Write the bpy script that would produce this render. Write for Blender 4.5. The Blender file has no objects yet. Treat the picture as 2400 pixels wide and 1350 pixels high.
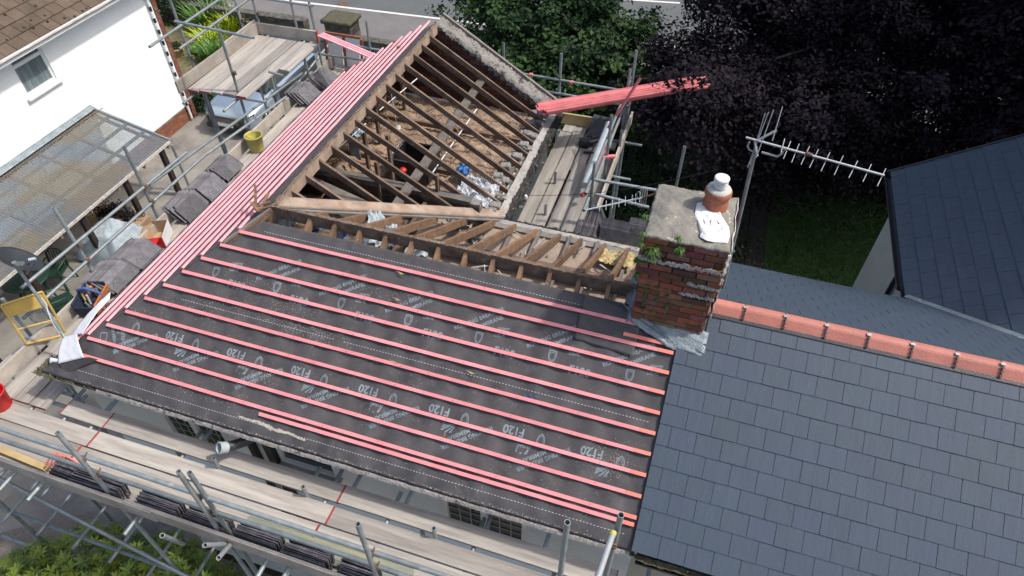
import bpy, bmesh, math, random
import numpy as np
from mathutils import Vector, Matrix, Euler
random.seed(7)
rng = np.random.default_rng(7)
scene = bpy.context.scene
rad = math.radians

# ---------------------------------------------------------------- camera, world, sun
CAM = np.array([4.683, -5.236, 5.184])
YAW, PITCH, ROLL, FPX = -0.3065, -0.7976, 0.0043, 1591.4
TH = 0.5502                       # roof pitch
c_, s_, t_ = math.cos(TH), math.sin(TH), math.tan(TH)
def cam_axes():
    cy, sy, cp, sp = math.cos(YAW), math.sin(YAW), math.cos(PITCH), math.sin(PITCH)
    fw = np.array([sy*cp, cy*cp, sp]); r = np.array([cy, -sy, 0]); u = np.cross(r, fw)
    return r*math.cos(ROLL)+u*math.sin(ROLL), -r*math.sin(ROLL)+u*math.cos(ROLL), fw
R_, U_, F_ = cam_axes()
cam = bpy.data.cameras.new('camera'); camo = bpy.data.objects.new('camera', cam)
scene.collection.objects.link(camo); scene.camera = camo
m = Matrix(((R_[0], U_[0], -F_[0]), (R_[1], U_[1], -F_[1]), (R_[2], U_[2], -F_[2])))
camo.matrix_world = Matrix.Translation(Vector(CAM)) @ m.to_4x4()
cam.sensor_width = 36; cam.lens = 36*FPX/2400; cam.clip_end = 500; cam.clip_start = .05

SUN_AZ, SUN_EL = 13, 55            # azimuth from +x
world = bpy.data.worlds.new('World'); scene.world = world; world.use_nodes = True
nt = world.node_tree; bg = nt.nodes['Background']
sky = nt.nodes.new('ShaderNodeTexSky'); sky.sky_type = 'NISHITA'; sky.sun_disc = False
sky.sun_elevation = rad(SUN_EL); sky.sun_rotation = rad(90-SUN_AZ); sky.dust_density = 4.0; sky.ozone_density = .6
nt.links.new(sky.outputs[0], bg.inputs[0]); bg.inputs[1].default_value = .15
sd = Vector((math.cos(rad(SUN_AZ))*math.cos(rad(SUN_EL)), math.sin(rad(SUN_AZ))*math.cos(rad(SUN_EL)), math.sin(rad(SUN_EL))))
sl = bpy.data.lights.new('sun', 'SUN'); sl.energy = 2.65; sl.angle = rad(2.4); sl.color = (1, .96, .9)
so = bpy.data.objects.new('sun', sl); scene.collection.objects.link(so)
so.rotation_euler = sd.to_track_quat('Z', 'Y').to_euler()
scene.view_settings.view_transform = 'Standard'; scene.view_settings.look = 'None'
scene.view_settings.exposure = .36; scene.view_settings.gamma = 1
scene.render.engine = 'CYCLES'
scene.cycles.max_bounces = 5; scene.cycles.transparent_max_bounces = 8

# ---------------------------------------------------------------- measuring helpers (pixel of the photo -> point on a real plane)
def ray(x, y): return F_+R_*(x-1200)/FPX-U_*(y-675)/FPX
def PZ(x, y, z): d = ray(x, y); return Vector(CAM+d*(z-CAM[2])/d[2])
def PX(x, y, X): d = ray(x, y); return Vector(CAM+d*(X-CAM[0])/d[0])
def PY(x, y, Y): d = ray(x, y); return Vector(CAM+d*(Y-CAM[1])/d[1])
GZ = -6.6                          # ground level
W = 2.185; EZ = -W*t_              # half span, eaves level (ridge is z = 0)
PLAT = -1.85                       # scaffold platform level
def Fr(x, s, h=0): return Vector((x, -s*c_-h*s_, -s*s_+h*c_))     # front slope
def Bk(x, s, h=0): return Vector((x, s*c_+h*s_, -s*s_+h*c_))      # back slope
def Lf(y, s, h=0): return Vector((-s*c_-h*s_, y, -s*s_+h*c_))     # left slope of the wing
def Rt(y, s, h=0): return Vector((s*c_+h*s_, y, -s*s_+h*c_))      # right slope of the wing

# ---------------------------------------------------------------- mesh builder
class MB:
    def __init__(s): s.v = []; s.f = []; s.c = []; s.cur = None; s.fl = []
    def add(s, vs, fs, smooth=False):
        n = len(s.v); s.v += [tuple(v) for v in vs]
        for f in fs: s.f.append([i+n for i in f]); s.c.append(s.cur); s.fl.append(smooth)
        return s
    def box8(s, a, b, d, o):  # origin corner o with three edge vectors
        o = Vector(o); a, b, d = Vector(a), Vector(b), Vector(d)
        vs = [o, o+a, o+a+b, o+b, o+d, o+a+d, o+a+b+d, o+b+d]
        fs = [(0, 3, 2, 1), (4, 5, 6, 7), (0, 1, 5, 4), (1, 2, 6, 5), (2, 3, 7, 6), (3, 0, 4, 7)]
        if a.cross(b).dot(d) < 0: fs = [f[::-1] for f in fs]
        return s.add(vs, fs)
    def box(s, x0, y0, z0, x1, y1, z1): return s.box8((x1-x0, 0, 0), (0, y1-y0, 0), (0, 0, z1-z0), (x0, y0, z0))
    def beam(s, p, q, w, h, up=(0, 0, 1), off=0.0, ext=0.0):   # w sideways, h along up, top edge on the line p-q (+off)
        p, q = Vector(p), Vector(q); d = (q-p).normalized(); p = p-d*ext; q = q+d*ext; up = Vector(up)
        sd_ = d.cross(up).normalized(); u = sd_.cross(d).normalized()
        return s.box8(q-p, sd_*w, u*h, p-sd_*w/2+u*(off-h))
    def tube(s, p, q, r, n=10, r2=None, caps=True, hollow=False):
        p, q = Vector(p), Vector(q); d = (q-p).normalized(); r2 = r if r2 is None else r2
        a = d.orthogonal().normalized(); b = d.cross(a)
        vs = [p+(a*math.cos(2*math.pi*i/n)+b*math.sin(2*math.pi*i/n))*r for i in range(n)]
        vs += [q+(a*math.cos(2*math.pi*i/n)+b*math.sin(2*math.pi*i/n))*r2 for i in range(n)]
        fs = [(i, (i+1) % n, n+(i+1) % n, n+i) for i in range(n)]
        s.add(vs, fs, True)
        if hollow:
            k = .82
            vi = [p+d*0+(v-p)*k for v in vs[:n]]+[q+(v-q)*k for v in vs[n:]]
            vv = vs+vi
            s.add(vv, [(i, 2*n+i, 2*n+(i+1) % n, (i+1) % n) for i in range(n)]+[(n+i, n+(i+1) % n, 3*n+(i+1) % n, 3*n+i) for i in range(n)]+[(2*n+i, 3*n+i, 3*n+(i+1) % n, 2*n+(i+1) % n) for i in range(n)])
        elif caps: s.add(vs, [tuple(range(n))[::-1], tuple(range(n, 2*n))])
        return s
    def path(s, pts, r, n=8):
        pts = [Vector(p) for p in pts]; rings = []
        a = None
        for i, p in enumerate(pts):
            d = (pts[min(i+1, len(pts)-1)]-pts[max(i-1, 0)]).normalized()
            if a is None: a = d.orthogonal().normalized()
            else: a = (a-d*a.dot(d)).normalized()
            b = d.cross(a); rings += [p+(a*math.cos(2*math.pi*k/n)+b*math.sin(2*math.pi*k/n))*r for k in range(n)]
        fs = [(i*n+k, i*n+(k+1) % n, (i+1)*n+(k+1) % n, (i+1)*n+k) for i in range(len(pts)-1) for k in range(n)]
        s.add(rings, fs, True); s.add(rings, [tuple(range(n))[::-1], tuple(range(len(rings)-n, len(rings)))]); return s
    def lathe(s, c, prof, n=24, axis=(0, 0, 1), sx=1, sy=1, caps=True):
        c = Vector(c); ax = Vector(axis).normalized(); a = ax.orthogonal().normalized() if abs(ax.z) < .99 else Vector((1, 0, 0)); b = ax.cross(a)
        vs = []
        for r, z in prof:
            for k in range(n): vs.append(c+(a*math.cos(2*math.pi*k/n)*sx+b*math.sin(2*math.pi*k/n)*sy)*r+ax*z)
        fs = [(i*n+k, i*n+(k+1) % n, (i+1)*n+(k+1) % n, (i+1)*n+k) for i in range(len(prof)-1) for k in range(n)]
        s.add(vs, fs, True)
        if caps: s.add(vs, [tuple(range(n))[::-1], tuple(range(len(vs)-n, len(vs)))])
        return s
    def grid(s, fn, nu, nv, smooth=True):
        vs = [fn(i/nu, j/nv) for j in range(nv+1) for i in range(nu+1)]
        fs = [(j*(nu+1)+i, j*(nu+1)+i+1, (j+1)*(nu+1)+i+1, (j+1)*(nu+1)+i) for j in range(nv) for i in range(nu)]
        return s.add(vs, fs, smooth)
    def prism(s, pts, d):   # planar outline pushed along vector d
        pts = [Vector(p) for p in pts]; d = Vector(d); n = len(pts)
        s.add(pts+[p+d for p in pts], [tuple(range(n))[::-1], tuple(range(n, 2*n))]+[(i, (i+1) % n, n+(i+1) % n, n+i) for i in range(n)])
        return s
def par(o, parent):
    o.parent = parent
    L = parent.matrix_basis.translation if parent.parent is None else None
    if L is not None: o.matrix_parent_inverse = Matrix.Translation(-L)
    return o
def obj(name, mb, mat, parent=None, bevel=0, solid=0, subs=0, recalc=False):
    me = bpy.data.meshes.new(name); me.from_pydata(mb.v, [], mb.f); me.update()
    me.polygons.foreach_set('use_smooth', mb.fl)
    if any(c is not None for c in mb.c):
        at = me.attributes.new('Col', 'FLOAT_COLOR', 'FACE')
        at.data.foreach_set('color', [k for c in mb.c for k in ((c or (.5, .5, .5))+(1,))])
    for mm in (mat if isinstance(mat, (list, tuple)) else [mat]): me.materials.append(mm)
    o = bpy.data.objects.new(name, me); scene.collection.objects.link(o)
    if recalc:
        b = bmesh.new(); b.from_mesh(me); bmesh.ops.remove_doubles(b, verts=b.verts, dist=1e-5); bmesh.ops.recalc_face_normals(b, faces=b.faces); b.to_mesh(me); b.free()
    if bevel:
        md = o.modifiers.new('bevel', 'BEVEL'); md.width = bevel; md.segments = 2; md.limit_method = 'ANGLE'
    if subs:
        md = o.modifiers.new('sub', 'SUBSURF'); md.levels = subs; md.render_levels = subs
    if solid:
        md = o.modifiers.new('solid', 'SOLIDIFY'); md.thickness = abs(solid); md.offset = -1 if solid > 0 else 1
        if len(me.materials) > 1: md.material_offset = 1; md.material_offset_rim = 1
    if parent: par(o, parent)
    return o
def tag(o, label, cat, group=None):
    o['label'] = label; o['category'] = cat
    if group: o['group'] = group
    return o
def thing(name, label, cat, loc, group=None):
    o = bpy.data.objects.new(name, None); scene.collection.objects.link(o); o.empty_display_size = .1
    o.matrix_basis = Matrix.Translation(Vector(loc)); return tag(o, label, cat, group)
def struct(name, mb, mat, **k):
    o = obj(name, mb, mat, **k); o['kind'] = 'structure'; return o
def copy_tree(o, loc, label=None, rz=0, parent=None):
    c = o.copy(); scene.collection.objects.link(c)
    if parent is None:
        c.matrix_basis = Matrix.Translation(Vector(loc)) @ Matrix.Rotation(rz, 4, 'Z')
        if label: c['label'] = label
    else: c.parent = parent
    for ch in o.children: copy_tree(ch, None, parent=c)
    return c

# ---------------------------------------------------------------- materials
def mat(name, c1, c2=None, rough=.8, scale=6, stretch=(1, 1, 1), bump=.3, metal=0, c3=None, s3=1.2, t3=.6, col=False, spec=.5, fine=60, alpha=None, trans=0, bdist=.02, w3=.08, objrand=0):
    m = bpy.data.materials.new(name); m.use_nodes = True; N = m.node_tree.nodes; L = m.node_tree.links; b = N['Principled BSDF']
    b.inputs['Roughness'].default_value = rough; b.inputs['Metallic'].default_value = metal; b.inputs['Specular IOR Level'].default_value = spec
    tc = N.new('ShaderNodeTexCoord'); mp = N.new('ShaderNodeMapping'); mp.inputs['Scale'].default_value = stretch
    L.new(tc.outputs['Object'], mp.inputs[0])
    n1 = N.new('ShaderNodeTexNoise'); n1.inputs['Scale'].default_value = scale; n1.inputs['Detail'].default_value = 8; n1.inputs['Roughness'].default_value = .65
    L.new(mp.outputs[0], n1.inputs[0])
    mx = N.new('ShaderNodeMix'); mx.data_type = 'RGBA'
    c2 = c2 or tuple(k*.7 for k in c1)
    rp = N.new('ShaderNodeMapRange'); rp.inputs[1].default_value = .35; rp.inputs[2].default_value = .65
    L.new(n1.outputs[0], rp.inputs[0]); L.new(rp.outputs[0], mx.inputs[0])
    mx.inputs[6].default_value = (*c1, 1); mx.inputs[7].default_value = (*c2, 1); out = mx.outputs[2]
    if c3:
        n3 = N.new('ShaderNodeTexNoise'); n3.inputs['Scale'].default_value = s3; n3.inputs['Detail'].default_value = 9; n3.inputs['Roughness'].default_value = .7
        L.new(mp.outputs[0], n3.inputs[0])
        r3 = N.new('ShaderNodeMapRange'); r3.inputs[1].default_value = t3; r3.inputs[2].default_value = t3+w3; L.new(n3.outputs[0], r3.inputs[0])
        m3 = N.new('ShaderNodeMix'); m3.data_type = 'RGBA'; L.new(r3.outputs[0], m3.inputs[0]); L.new(out, m3.inputs[6]); m3.inputs[7].default_value = (*c3, 1); out = m3.outputs[2]
    if col:
        a = N.new('ShaderNodeAttribute'); a.attribute_name = 'Col'
        mm = N.new('ShaderNodeMix'); mm.data_type = 'RGBA'; mm.blend_type = 'MULTIPLY'; mm.inputs[0].default_value = 1
        L.new(out, mm.inputs[6]); L.new(a.outputs[0], mm.inputs[7]); out = mm.outputs[2]
    if objrand:
        oi = N.new('ShaderNodeObjectInfo'); mr = N.new('ShaderNodeMapRange'); mr.inputs[3].default_value = 1-objrand; mr.inputs[4].default_value = 1+objrand
        L.new(oi.outputs['Random'], mr.inputs[0]); hv = N.new('ShaderNodeHueSaturation'); L.new(mr.outputs[0], hv.inputs['Value']); L.new(out, hv.inputs['Color']); out = hv.outputs[0]
    L.new(out, b.inputs['Base Color'])
    n2 = N.new('ShaderNodeTexNoise'); n2.inputs['Scale'].default_value = fine; n2.inputs['Detail'].default_value = 5; L.new(mp.outputs[0], n2.inputs[0])
    if bump:
        ad = N.new('ShaderNodeMath'); L.new(n1.outputs[0], ad.inputs[0]); L.new(n2.outputs[0], ad.inputs[1])
        bp = N.new('ShaderNodeBump'); bp.inputs['Strength'].default_value = bump; bp.inputs['Distance'].default_value = bdist
        L.new(ad.outputs[0], bp.inputs['Height']); L.new(bp.outputs[0], b.inputs['Normal'])
        rr = N.new('ShaderNodeMapRange'); rr.inputs[3].default_value = max(0, rough-.12); rr.inputs[4].default_value = min(1, rough+.12)
        L.new(n2.outputs[0], rr.inputs[0]); L.new(rr.outputs[0], b.inputs['Roughness'])
    if trans: b.inputs['Transmission Weight'].default_value = trans
    if alpha: b.inputs['Alpha'].default_value = alpha
    return m
M = {}
M['membrane'] = mat('membrane', (.085, .081, .084), (.054, .052, .055), .75, 3.5, bump=.5, c3=(.145, .137, .13), s3=3.4, t3=.58, w3=.22, bdist=.012, fine=140)
M['membrane_white'] = mat('membrane_white', (.82, .82, .84), (.76, .77, .8), .6, 3, bump=.15)
M['print'] = mat('print', (.25, .31, .34), (.145, .18, .20), .8, 30, bump=0, c3=(.08, .09, .1), s3=25, t3=.6, w3=.1)
M['dash'] = mat('dash', (.55, .58, .6), (.4, .42, .45), .8, 20, bump=0)
M['batten'] = mat('batten', (.80, .31, .32), (.68, .235, .255), .75, 3, (1, 1, 1), .2, c3=(.6, .07, .11), s3=7, t3=.72, bdist=.003, objrand=.1)
M['batten_pale'] = mat('batten_pale', (.84, .43, .47), (.76, .32, .37), .75, 4, (1, 1, 1), .2, c3=(.62, .14, .2), s3=5, t3=.7, bdist=.003, objrand=.12)
M['batten_orange'] = mat('batten_orange', (.80, .25, .19), (.7, .21, .16), .75, 4, bump=.2, bdist=.003)
M['batten_red'] = mat('batten_red', (.66, .19, .19), (.5, .13, .14), .8, 5, bump=.3, bdist=.004, objrand=.3)
M['slate_new'] = mat('slate_new', (.047, .069, .099), (.041, .060, .087), .62, 3.0, (7, .8, .8), .4, c3=(.066, .086, .112), s3=5, t3=.62, col=True, bdist=.006, fine=30)
M['slate_old'] = mat('slate_old', (.125, .122, .135), (.055, .054, .062), .6, 7, bump=.8, c3=(.3, .3, .31), s3=5, t3=.6, objrand=.45, bdist=.008)
M['ridge'] = mat('ridge', (.47, .175, .135), (.40, .145, .11), .55, 4, bump=.25, c3=(.46, .25, .21), s3=4, t3=.6, w3=.2, objrand=.07)
M['clip'] = mat('clip', (.5, .5, .52), (.35, .35, .36), .35, metal=.8, bump=.1)
M['black'] = mat('black', (.012, .012, .013), (.02, .02, .02), .5, bump=.1)
M['rafter'] = mat('rafter', (.21, .145, .105), (.10, .066, .048), .85, 7, (1, 1, 1), .5, c3=(.26, .19, .14), s3=6, t3=.6, objrand=.25, bdist=.006)
M['rafter_light'] = mat('rafter_light', (.24, .14, .08), (.13, .08, .05), .85, 7, bump=.5, c3=(.36, .28, .2), s3=6, t3=.6, objrand=.25, bdist=.006)
M['board_old'] = mat('board_old', (.40, .31, .24), (.22, .16, .12), .85, 5, bump=.5, c3=(.42, .2, .1), s3=3.4, t3=.55, w3=.15, bdist=.006)
M['plank_grey'] = mat('plank_grey', (.2, .18, .165), (.13, .115, .105), .85, 6, bump=.4, objrand=.2)
M['scaf_board'] = mat('scaf_board', (.42, .385, .335), (.27, .24, .21), .85, 3, (1, 1, 1), .45, c3=(.12, .105, .095), s3=2.2, t3=.6, w3=.2, objrand=.22, bdist=.006)
M['scaf_board_new'] = mat('scaf_board_new', (.52, .4, .2), (.4, .29, .14), .8, 4, bump=.3, bdist=.004)
M['scaf_board_x'] = mat('scaf_board_x', (.42, .39, .35), (.25, .228, .205), .85, 3, (.35, 5, 3), .5, c3=(.21, .19, .17), s3=1.4, t3=.6, w3=.2, objrand=.25, bdist=.006)
M['scaf_board_y'] = mat('scaf_board_y', (.42, .39, .35), (.25, .228, .205), .85, 3, (5, .35, 3), .5, c3=(.21, .19, .17), s3=1.4, t3=.6, w3=.2, objrand=.25, bdist=.006)
M['redend'] = mat('redend', (.42, .07, .065), (.24, .07, .06), .8, 9, bump=.2)
M['galv'] = mat('galv', (.32, .36, .37), (.22, .25, .26), .55, 7, metal=.45, bump=.25, c3=(.45, .47, .46), s3=5, t3=.62, objrand=.2, bdist=.003)
M['rust'] = mat('rust', (.17, .10, .07), (.10, .075, .06), .9, 20, bump=.4)
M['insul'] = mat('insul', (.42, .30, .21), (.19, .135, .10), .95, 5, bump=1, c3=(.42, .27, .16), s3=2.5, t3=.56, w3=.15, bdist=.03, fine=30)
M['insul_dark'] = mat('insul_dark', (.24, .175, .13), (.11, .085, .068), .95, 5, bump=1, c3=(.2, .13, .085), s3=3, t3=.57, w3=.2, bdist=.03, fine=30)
M['foam'] = mat('foam', (.6, .5, .26), (.4, .32, .16), .9, 12, bump=.8, bdist=.03)
M['ceil'] = mat('ceil', (.38, .3, .235), (.27, .21, .165), .9, 4, bump=.5, c3=(.14, .11, .09), s3=3, t3=.6, w3=.12)
M['mortar'] = mat('mortar', (.3, .285, .265), (.16, .15, .14), .95, 7, bump=1, c3=(.05, .048, .045), s3=7, t3=.54, w3=.06, bdist=.02)
M['mortar_pale'] = mat('mortar_pale', (.42, .4, .37), (.28, .26, .24), .95, 8, bump=.8, c3=(.15, .13, .11), s3=6, t3=.6)
M['debris'] = mat('debris', (.05, .045, .04), (.02, .02, .02), .95, 14, bump=1, c3=(.3, .29, .27), s3=16, t3=.6, bdist=.02)
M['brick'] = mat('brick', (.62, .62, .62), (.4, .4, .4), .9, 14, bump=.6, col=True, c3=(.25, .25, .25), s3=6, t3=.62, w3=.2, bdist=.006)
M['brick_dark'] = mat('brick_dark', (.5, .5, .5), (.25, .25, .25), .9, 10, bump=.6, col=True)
M['flaunch'] = mat('flaunch', (.25, .235, .205), (.17, .16, .14), .92, 5, bump=.6, c3=(.44, .40, .31), s3=11, t3=.6, w3=.05, bdist=.014)
M['flaunch_pale'] = mat('flaunch_pale', (.5, .46, .4), (.36, .33, .29), .95, 20, bump=0)
M['white_mortar'] = mat('white_mortar', (.8, .8, .78), (.72, .72, .7), .85, 6, bump=.5)
M['mortar_white'] = mat('mortar_white', (.62, .6, .56), (.42, .4, .36), .95, 12, bump=.8, c3=(.28, .2, .16), s3=9, t3=.58)
M['terracotta'] = mat('terracotta', (.36, .125, .07), (.26, .09, .055), .75, 7, bump=.3, c3=(.3, .2, .15), s3=5, t3=.62)
M['lead'] = mat('lead', (.27, .32, .34), (.17, .21, .23), .5, 6, bump=.4, metal=.3, c3=(.4, .44, .45), s3=5, t3=.6)
M['whitecap'] = mat('whitecap', (.8, .8, .8), (.74, .74, .74), .4, bump=.05)
M['wall_blue'] = mat('wall_blue', (.8, .85, .87), (.72, .77, .79), .85, 2.5, bump=.3, c3=(.42, .45, .42), s3=2.0, t3=.62, w3=.2)
M['wall_cream'] = mat('wall_cream', (.55, .55, .49), (.5, .5, .44), .85, 4, bump=.3)
M['wall_white'] = mat('wall_white', (.86, .9, .9), (.82, .86, .87), .8, 1.5, bump=.15)
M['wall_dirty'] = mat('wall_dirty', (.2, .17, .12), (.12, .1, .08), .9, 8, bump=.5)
M['gutter'] = mat('gutter', (.04, .042, .046), (.025, .026, .03), .45, bump=.2)
M['moss'] = mat('moss', (.13, .12, .07), (.05, .05, .035), .95, 25, bump=1, c3=(.3, .29, .22), s3=18, t3=.6)
M['silt'] = mat('silt', (.34, .32, .30), (.2, .185, .175), .95, 22, (1, 1, 1), .8, c3=(.05, .045, .045), s3=7, t3=.57, w3=.08)
M['upvc'] = mat('upvc', (.8, .82, .82), (.74, .76, .76), .35, bump=.05)
M['alu'] = mat('alu', (.4, .42, .43), (.3, .32, .33), .5, metal=.3, bump=.1)
M['glass'] = mat('glass', (.03, .045, .042), (.015, .022, .022), .06, 2, bump=0, spec=.8)
M['glass_curtain'] = mat('glass_curtain', (.22, .27, .28), (.08, .11, .12), .12, 3, (8, 8, .3), bump=0, spec=.7)
M['road'] = mat('road', (.115, .125, .125), (.095, .102, .104), .9, .8, bump=.3, c3=(.08, .085, .086), s3=.6, t3=.6, w3=.2)
M['pave'] = mat('pave', (.185, .175, .17), (.15, .143, .14), .9, 1.2, bump=.3, c3=(.1, .1, .1), s3=.8, t3=.58, w3=.2)
M['line'] = mat('line', (.7, .7, .68), (.55, .55, .53), .8, 10, bump=.1)
M['drive'] = mat('drive', (.26, .245, .22), (.18, .168, .15), .9, 1.5, bump=.4, c3=(.12, .115, .11), s3=.5, t3=.54, w3=.15)
M['gravel'] = mat('gravel', (.24, .215, .185), (.14, .125, .105), .95, 25, bump=.8)
M['soil'] = mat('soil', (.06, .05, .032), (.03, .027, .018), .95, 5, bump=.8)
M['lawn'] = mat('lawn', (.07, .13, .03), (.045, .09, .02), .95, 3, bump=.8, c3=(.06, .055, .025), s3=2, t3=.62)
M['dryground'] = mat('dryground', (.2, .165, .09), (.1, .1, .04), .95, 6, bump=.8)
M['slab'] = mat('slab', (.05, .042, .036), (.035, .03, .026), .9, 3, bump=.4)
M['stone'] = mat('stone', (.16, .15, .125), (.06, .058, .05), .95, 6, bump=1, c3=(.25, .24, .2), s3=4, t3=.6, bdist=.03)
M['tile_brown'] = mat('tile_brown', (.135, .10, .072), (.095, .07, .05), .9, 3, bump=.6, c3=(.05, .035, .03), s3=5, t3=.64, col=True)
M['carpaint'] = mat('carpaint', (.38, .46, .54), (.36, .44, .52), .22, 2, metal=.6, bump=0)
M['cardark'] = mat('cardark', (.05, .06, .075), (.045, .055, .07), .25, metal=.4, bump=0)
M['chrome'] = mat('chrome', (.7, .72, .74), (.6, .62, .64), .15, metal=.9, bump=0)
M['tyre'] = mat('tyre', (.015, .015, .015), (.02, .02, .02), .9, bump=.2)
M['yellow'] = mat('yellow', (.55, .39, .1), (.44, .30, .09), .6, 6, bump=.3, c3=(.2, .08, .04), s3=7, t3=.62)
M['yellowp'] = mat('yellowp', (.48, .43, .1), (.36, .33, .13), .5, 4, bump=.1, c3=(.45, .42, .3), s3=4, t3=.6)
M['red'] = mat('red', (.62, .02, .02), (.5, .02, .02), .45, 4, bump=.1)
M['card'] = mat('card', (.45, .3, .18), (.36, .24, .14), .85, 5, bump=.1)
M['whitecard'] = mat('whitecard', (.7, .7, .7), (.6, .6, .6), .6, 5, bump=.1)
M['bluebag'] = mat('bluebag', (.02, .03, .07), (.012, .015, .03), .8, 9, bump=.5)
M['orangebag'] = mat('orangebag', (.45, .14, .04), (.36, .11, .03), .8, 6, bump=.2)
M['bluestrap'] = mat('bluestrap', (.06, .1, .3), (.05, .08, .22), .7, bump=.1)
M['greenp'] = mat('greenp', (.012, .045, .03), (.01, .03, .02), .4, 4, bump=.1)
M['radioblue'] = mat('radioblue', (.04, .09, .15), (.03, .06, .1), .5, bump=.1)
M['pipegrey'] = mat('pipegrey', (.4, .46, .48), (.32, .37, .39), .45, 4, bump=.15)
M['brownpost'] = mat('brownpost', (.035, .022, .018), (.02, .014, .012), .7, bump=.3)
M['dish'] = mat('dish', (.03, .035, .04), (.022, .026, .03), .5, bump=.1)
M['greysheet'] = mat('greysheet', (.45, .52, .55), (.3, .36, .4), .4, 7, bump=.5)
M['bluesheet'] = mat('bluesheet', (.1, .14, .24), (.07, .1, .17), .5, 5, bump=.3)
M['blueplastic'] = mat('blueplastic', (.02, .16, .42), (.02, .1, .3), .35, 9, bump=.5)
M['whitebits'] = mat('whitebits', (.7, .72, .75), (.3, .33, .38), .8, 18, bump=.8, c3=(.12, .14, .2), s3=25, t3=.55)
M['branch'] = mat('branch', (.05, .042, .035), (.03, .025, .02), .9, 9, bump=.5)
def leafmat(name, c1, c2, rough=.45, spec=.4):
    m = bpy.data.materials.new(name); m.use_nodes = True; N = m.node_tree.nodes; L = m.node_tree.links; b = N['Principled BSDF']
    a = N.new('ShaderNodeAttribute'); a.attribute_name = 'Rnd'
    mx = N.new('ShaderNodeMix'); mx.data_type = 'RGBA'; L.new(a.outputs['Fac'], mx.inputs[0]); mx.inputs[6].default_value = (*c1, 1); mx.inputs[7].default_value = (*c2, 1)
    L.new(mx.outputs[2], b.inputs['Base Color']); b.inputs['Roughness'].default_value = rough; b.inputs['Specular IOR Level'].default_value = spec
    return m
M['beech'] = leafmat('beech', (.007, .005, .007), (.024, .018, .027), .7, .12)
M['green'] = leafmat('green', (.006, .018, .006), (.06, .125, .035), .6, .2)
M['darkgreen'] = leafmat('darkgreen', (.010, .024, .008), (.025, .055, .015), .5, .25)
M['rhodo'] = leafmat('rhodo', (.03, .085, .015), (.25, .32, .035))
M['fern'] = leafmat('fern', (.02, .06, .01), (.085, .15, .025))
M['lime'] = leafmat('lime', (.2, .32, .02), (.5, .55, .04))
M['needle'] = leafmat('needle', (.04, .12, .02), (.12, .24, .03))
M['grass'] = leafmat('grass', (.035, .085, .015), (.09, .17, .035))
M['dryleaf'] = leafmat('dryleaf', (.12, .04, .02), (.3, .1, .04))

# ---------------------------------------------------------------- foliage
def leaves(name, cen, nrm, size, mt, parent=None, asp=.5, rnd=None, dirs=None):
    """one mesh of small folded leaves; cen Nx3, nrm Nx3"""
    n = len(cen); nrm = nrm/np.linalg.norm(nrm, axis=1, keepdims=True)
    a = rng.normal(size=(n, 3)) if dirs is None else dirs
    a = a-nrm*(a*nrm).sum(1, keepdims=True); a /= np.linalg.norm(a, axis=1, keepdims=True)
    b = np.cross(nrm, a); sz = (size*rng.uniform(.65, 1.3, n))[:, None]
    w = sz*asp
    v = np.stack([cen-a*sz*.5, cen+b*w*.5+nrm*w*.15, cen+a*sz*.5, cen-b*w*.5+nrm*w*.15], 1).reshape(-1, 3)
    me = bpy.data.meshes.new(name); me.vertices.add(4*n); me.vertices.foreach_set('co', v.astype('f').ravel())
    me.loops.add(6*n); base = np.arange(n)[:, None]*4
    me.loops.foreach_set('vertex_index', (base+np.array([0, 1, 2, 0, 2, 3])).astype('i').ravel())
    me.polygons.add(2*n); me.polygons.foreach_set('loop_start', (np.arange(2*n)*3).astype('i'))
    me.update(calc_edges=True)
    r = rng.uniform(0, 1, n) if rnd is None else rnd
    at = me.attributes.new('Rnd', 'FLOAT', 'FACE'); at.data.foreach_set('value', np.repeat(r, 2).astype('f'))
    me.materials.append(mt); o = bpy.data.objects.new(name, me); scene.collection.objects.link(o)
    if parent: par(o, parent)
    return o
def crown_points(blobs, nclump, per, spread, up=.5, shell=.6, droop=0.):
    """clumps of leaves spread over the outer part of several ellipsoids"""
    C, Nn, Rr = [], [], []
    vol = np.array([b[3]*b[4]*b[5] for b in blobs])**.67; pr = vol/vol.sum()
    for i in range(nclump):
        b = blobs[rng.choice(len(blobs), p=pr)]
        d = rng.normal(size=3); d /= np.linalg.norm(d); r = shell+(1-shell)*rng.uniform()**.6
        r *= 1+.12*rng.normal()
        cc = np.array(b[:3])+d*np.array(b[3:6])*r
        k = int(per*rng.uniform(.4, 1.5)); sp = spread*rng.uniform(.6, 1.4)
        off = rng.normal(size=(k, 3))*np.array([sp, sp, sp*.45]); rr = np.linalg.norm(off[:, :2], axis=1)
        off[:, 2] -= droop*rr
        nn = d*.6+np.array([0, 0, up])+rng.normal(size=(k, 3))*.45
        C.append(cc+off); Nn.append(nn); Rr.append(np.clip(rng.uniform()**1.6*.75+rng.uniform(0, .25, k), 0, 1))
    return np.concatenate(C), np.concatenate(Nn), np.concatenate(Rr)
def noise2(x, y, k=1.0):
    return (math.sin(x*3.1*k+1.3*math.sin(y*2.3*k))+math.sin(y*4.7*k+2.1*math.sin(x*1.9*k+.7))+.5*math.sin(x*9.1*k+y*7.3*k)+.5*math.sin(x*13.7*k-y*11.9*k+1.1))/3
def bumpy(x0, y0, x1, y1, z, amp, n=60, k=2.0, zfn=None):
    mb = MB()
    def fn(u, v):
        x, y = x0+(x1-x0)*u, y0+(y1-y0)*v
        return (x, y, (zfn(x, y) if zfn else z)+amp*(noise2(x*k, y*k)+.6*noise2(x*k*3+5, y*k*3)+rng.normal()*.25))
    return mb.grid(fn, n, n)

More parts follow.
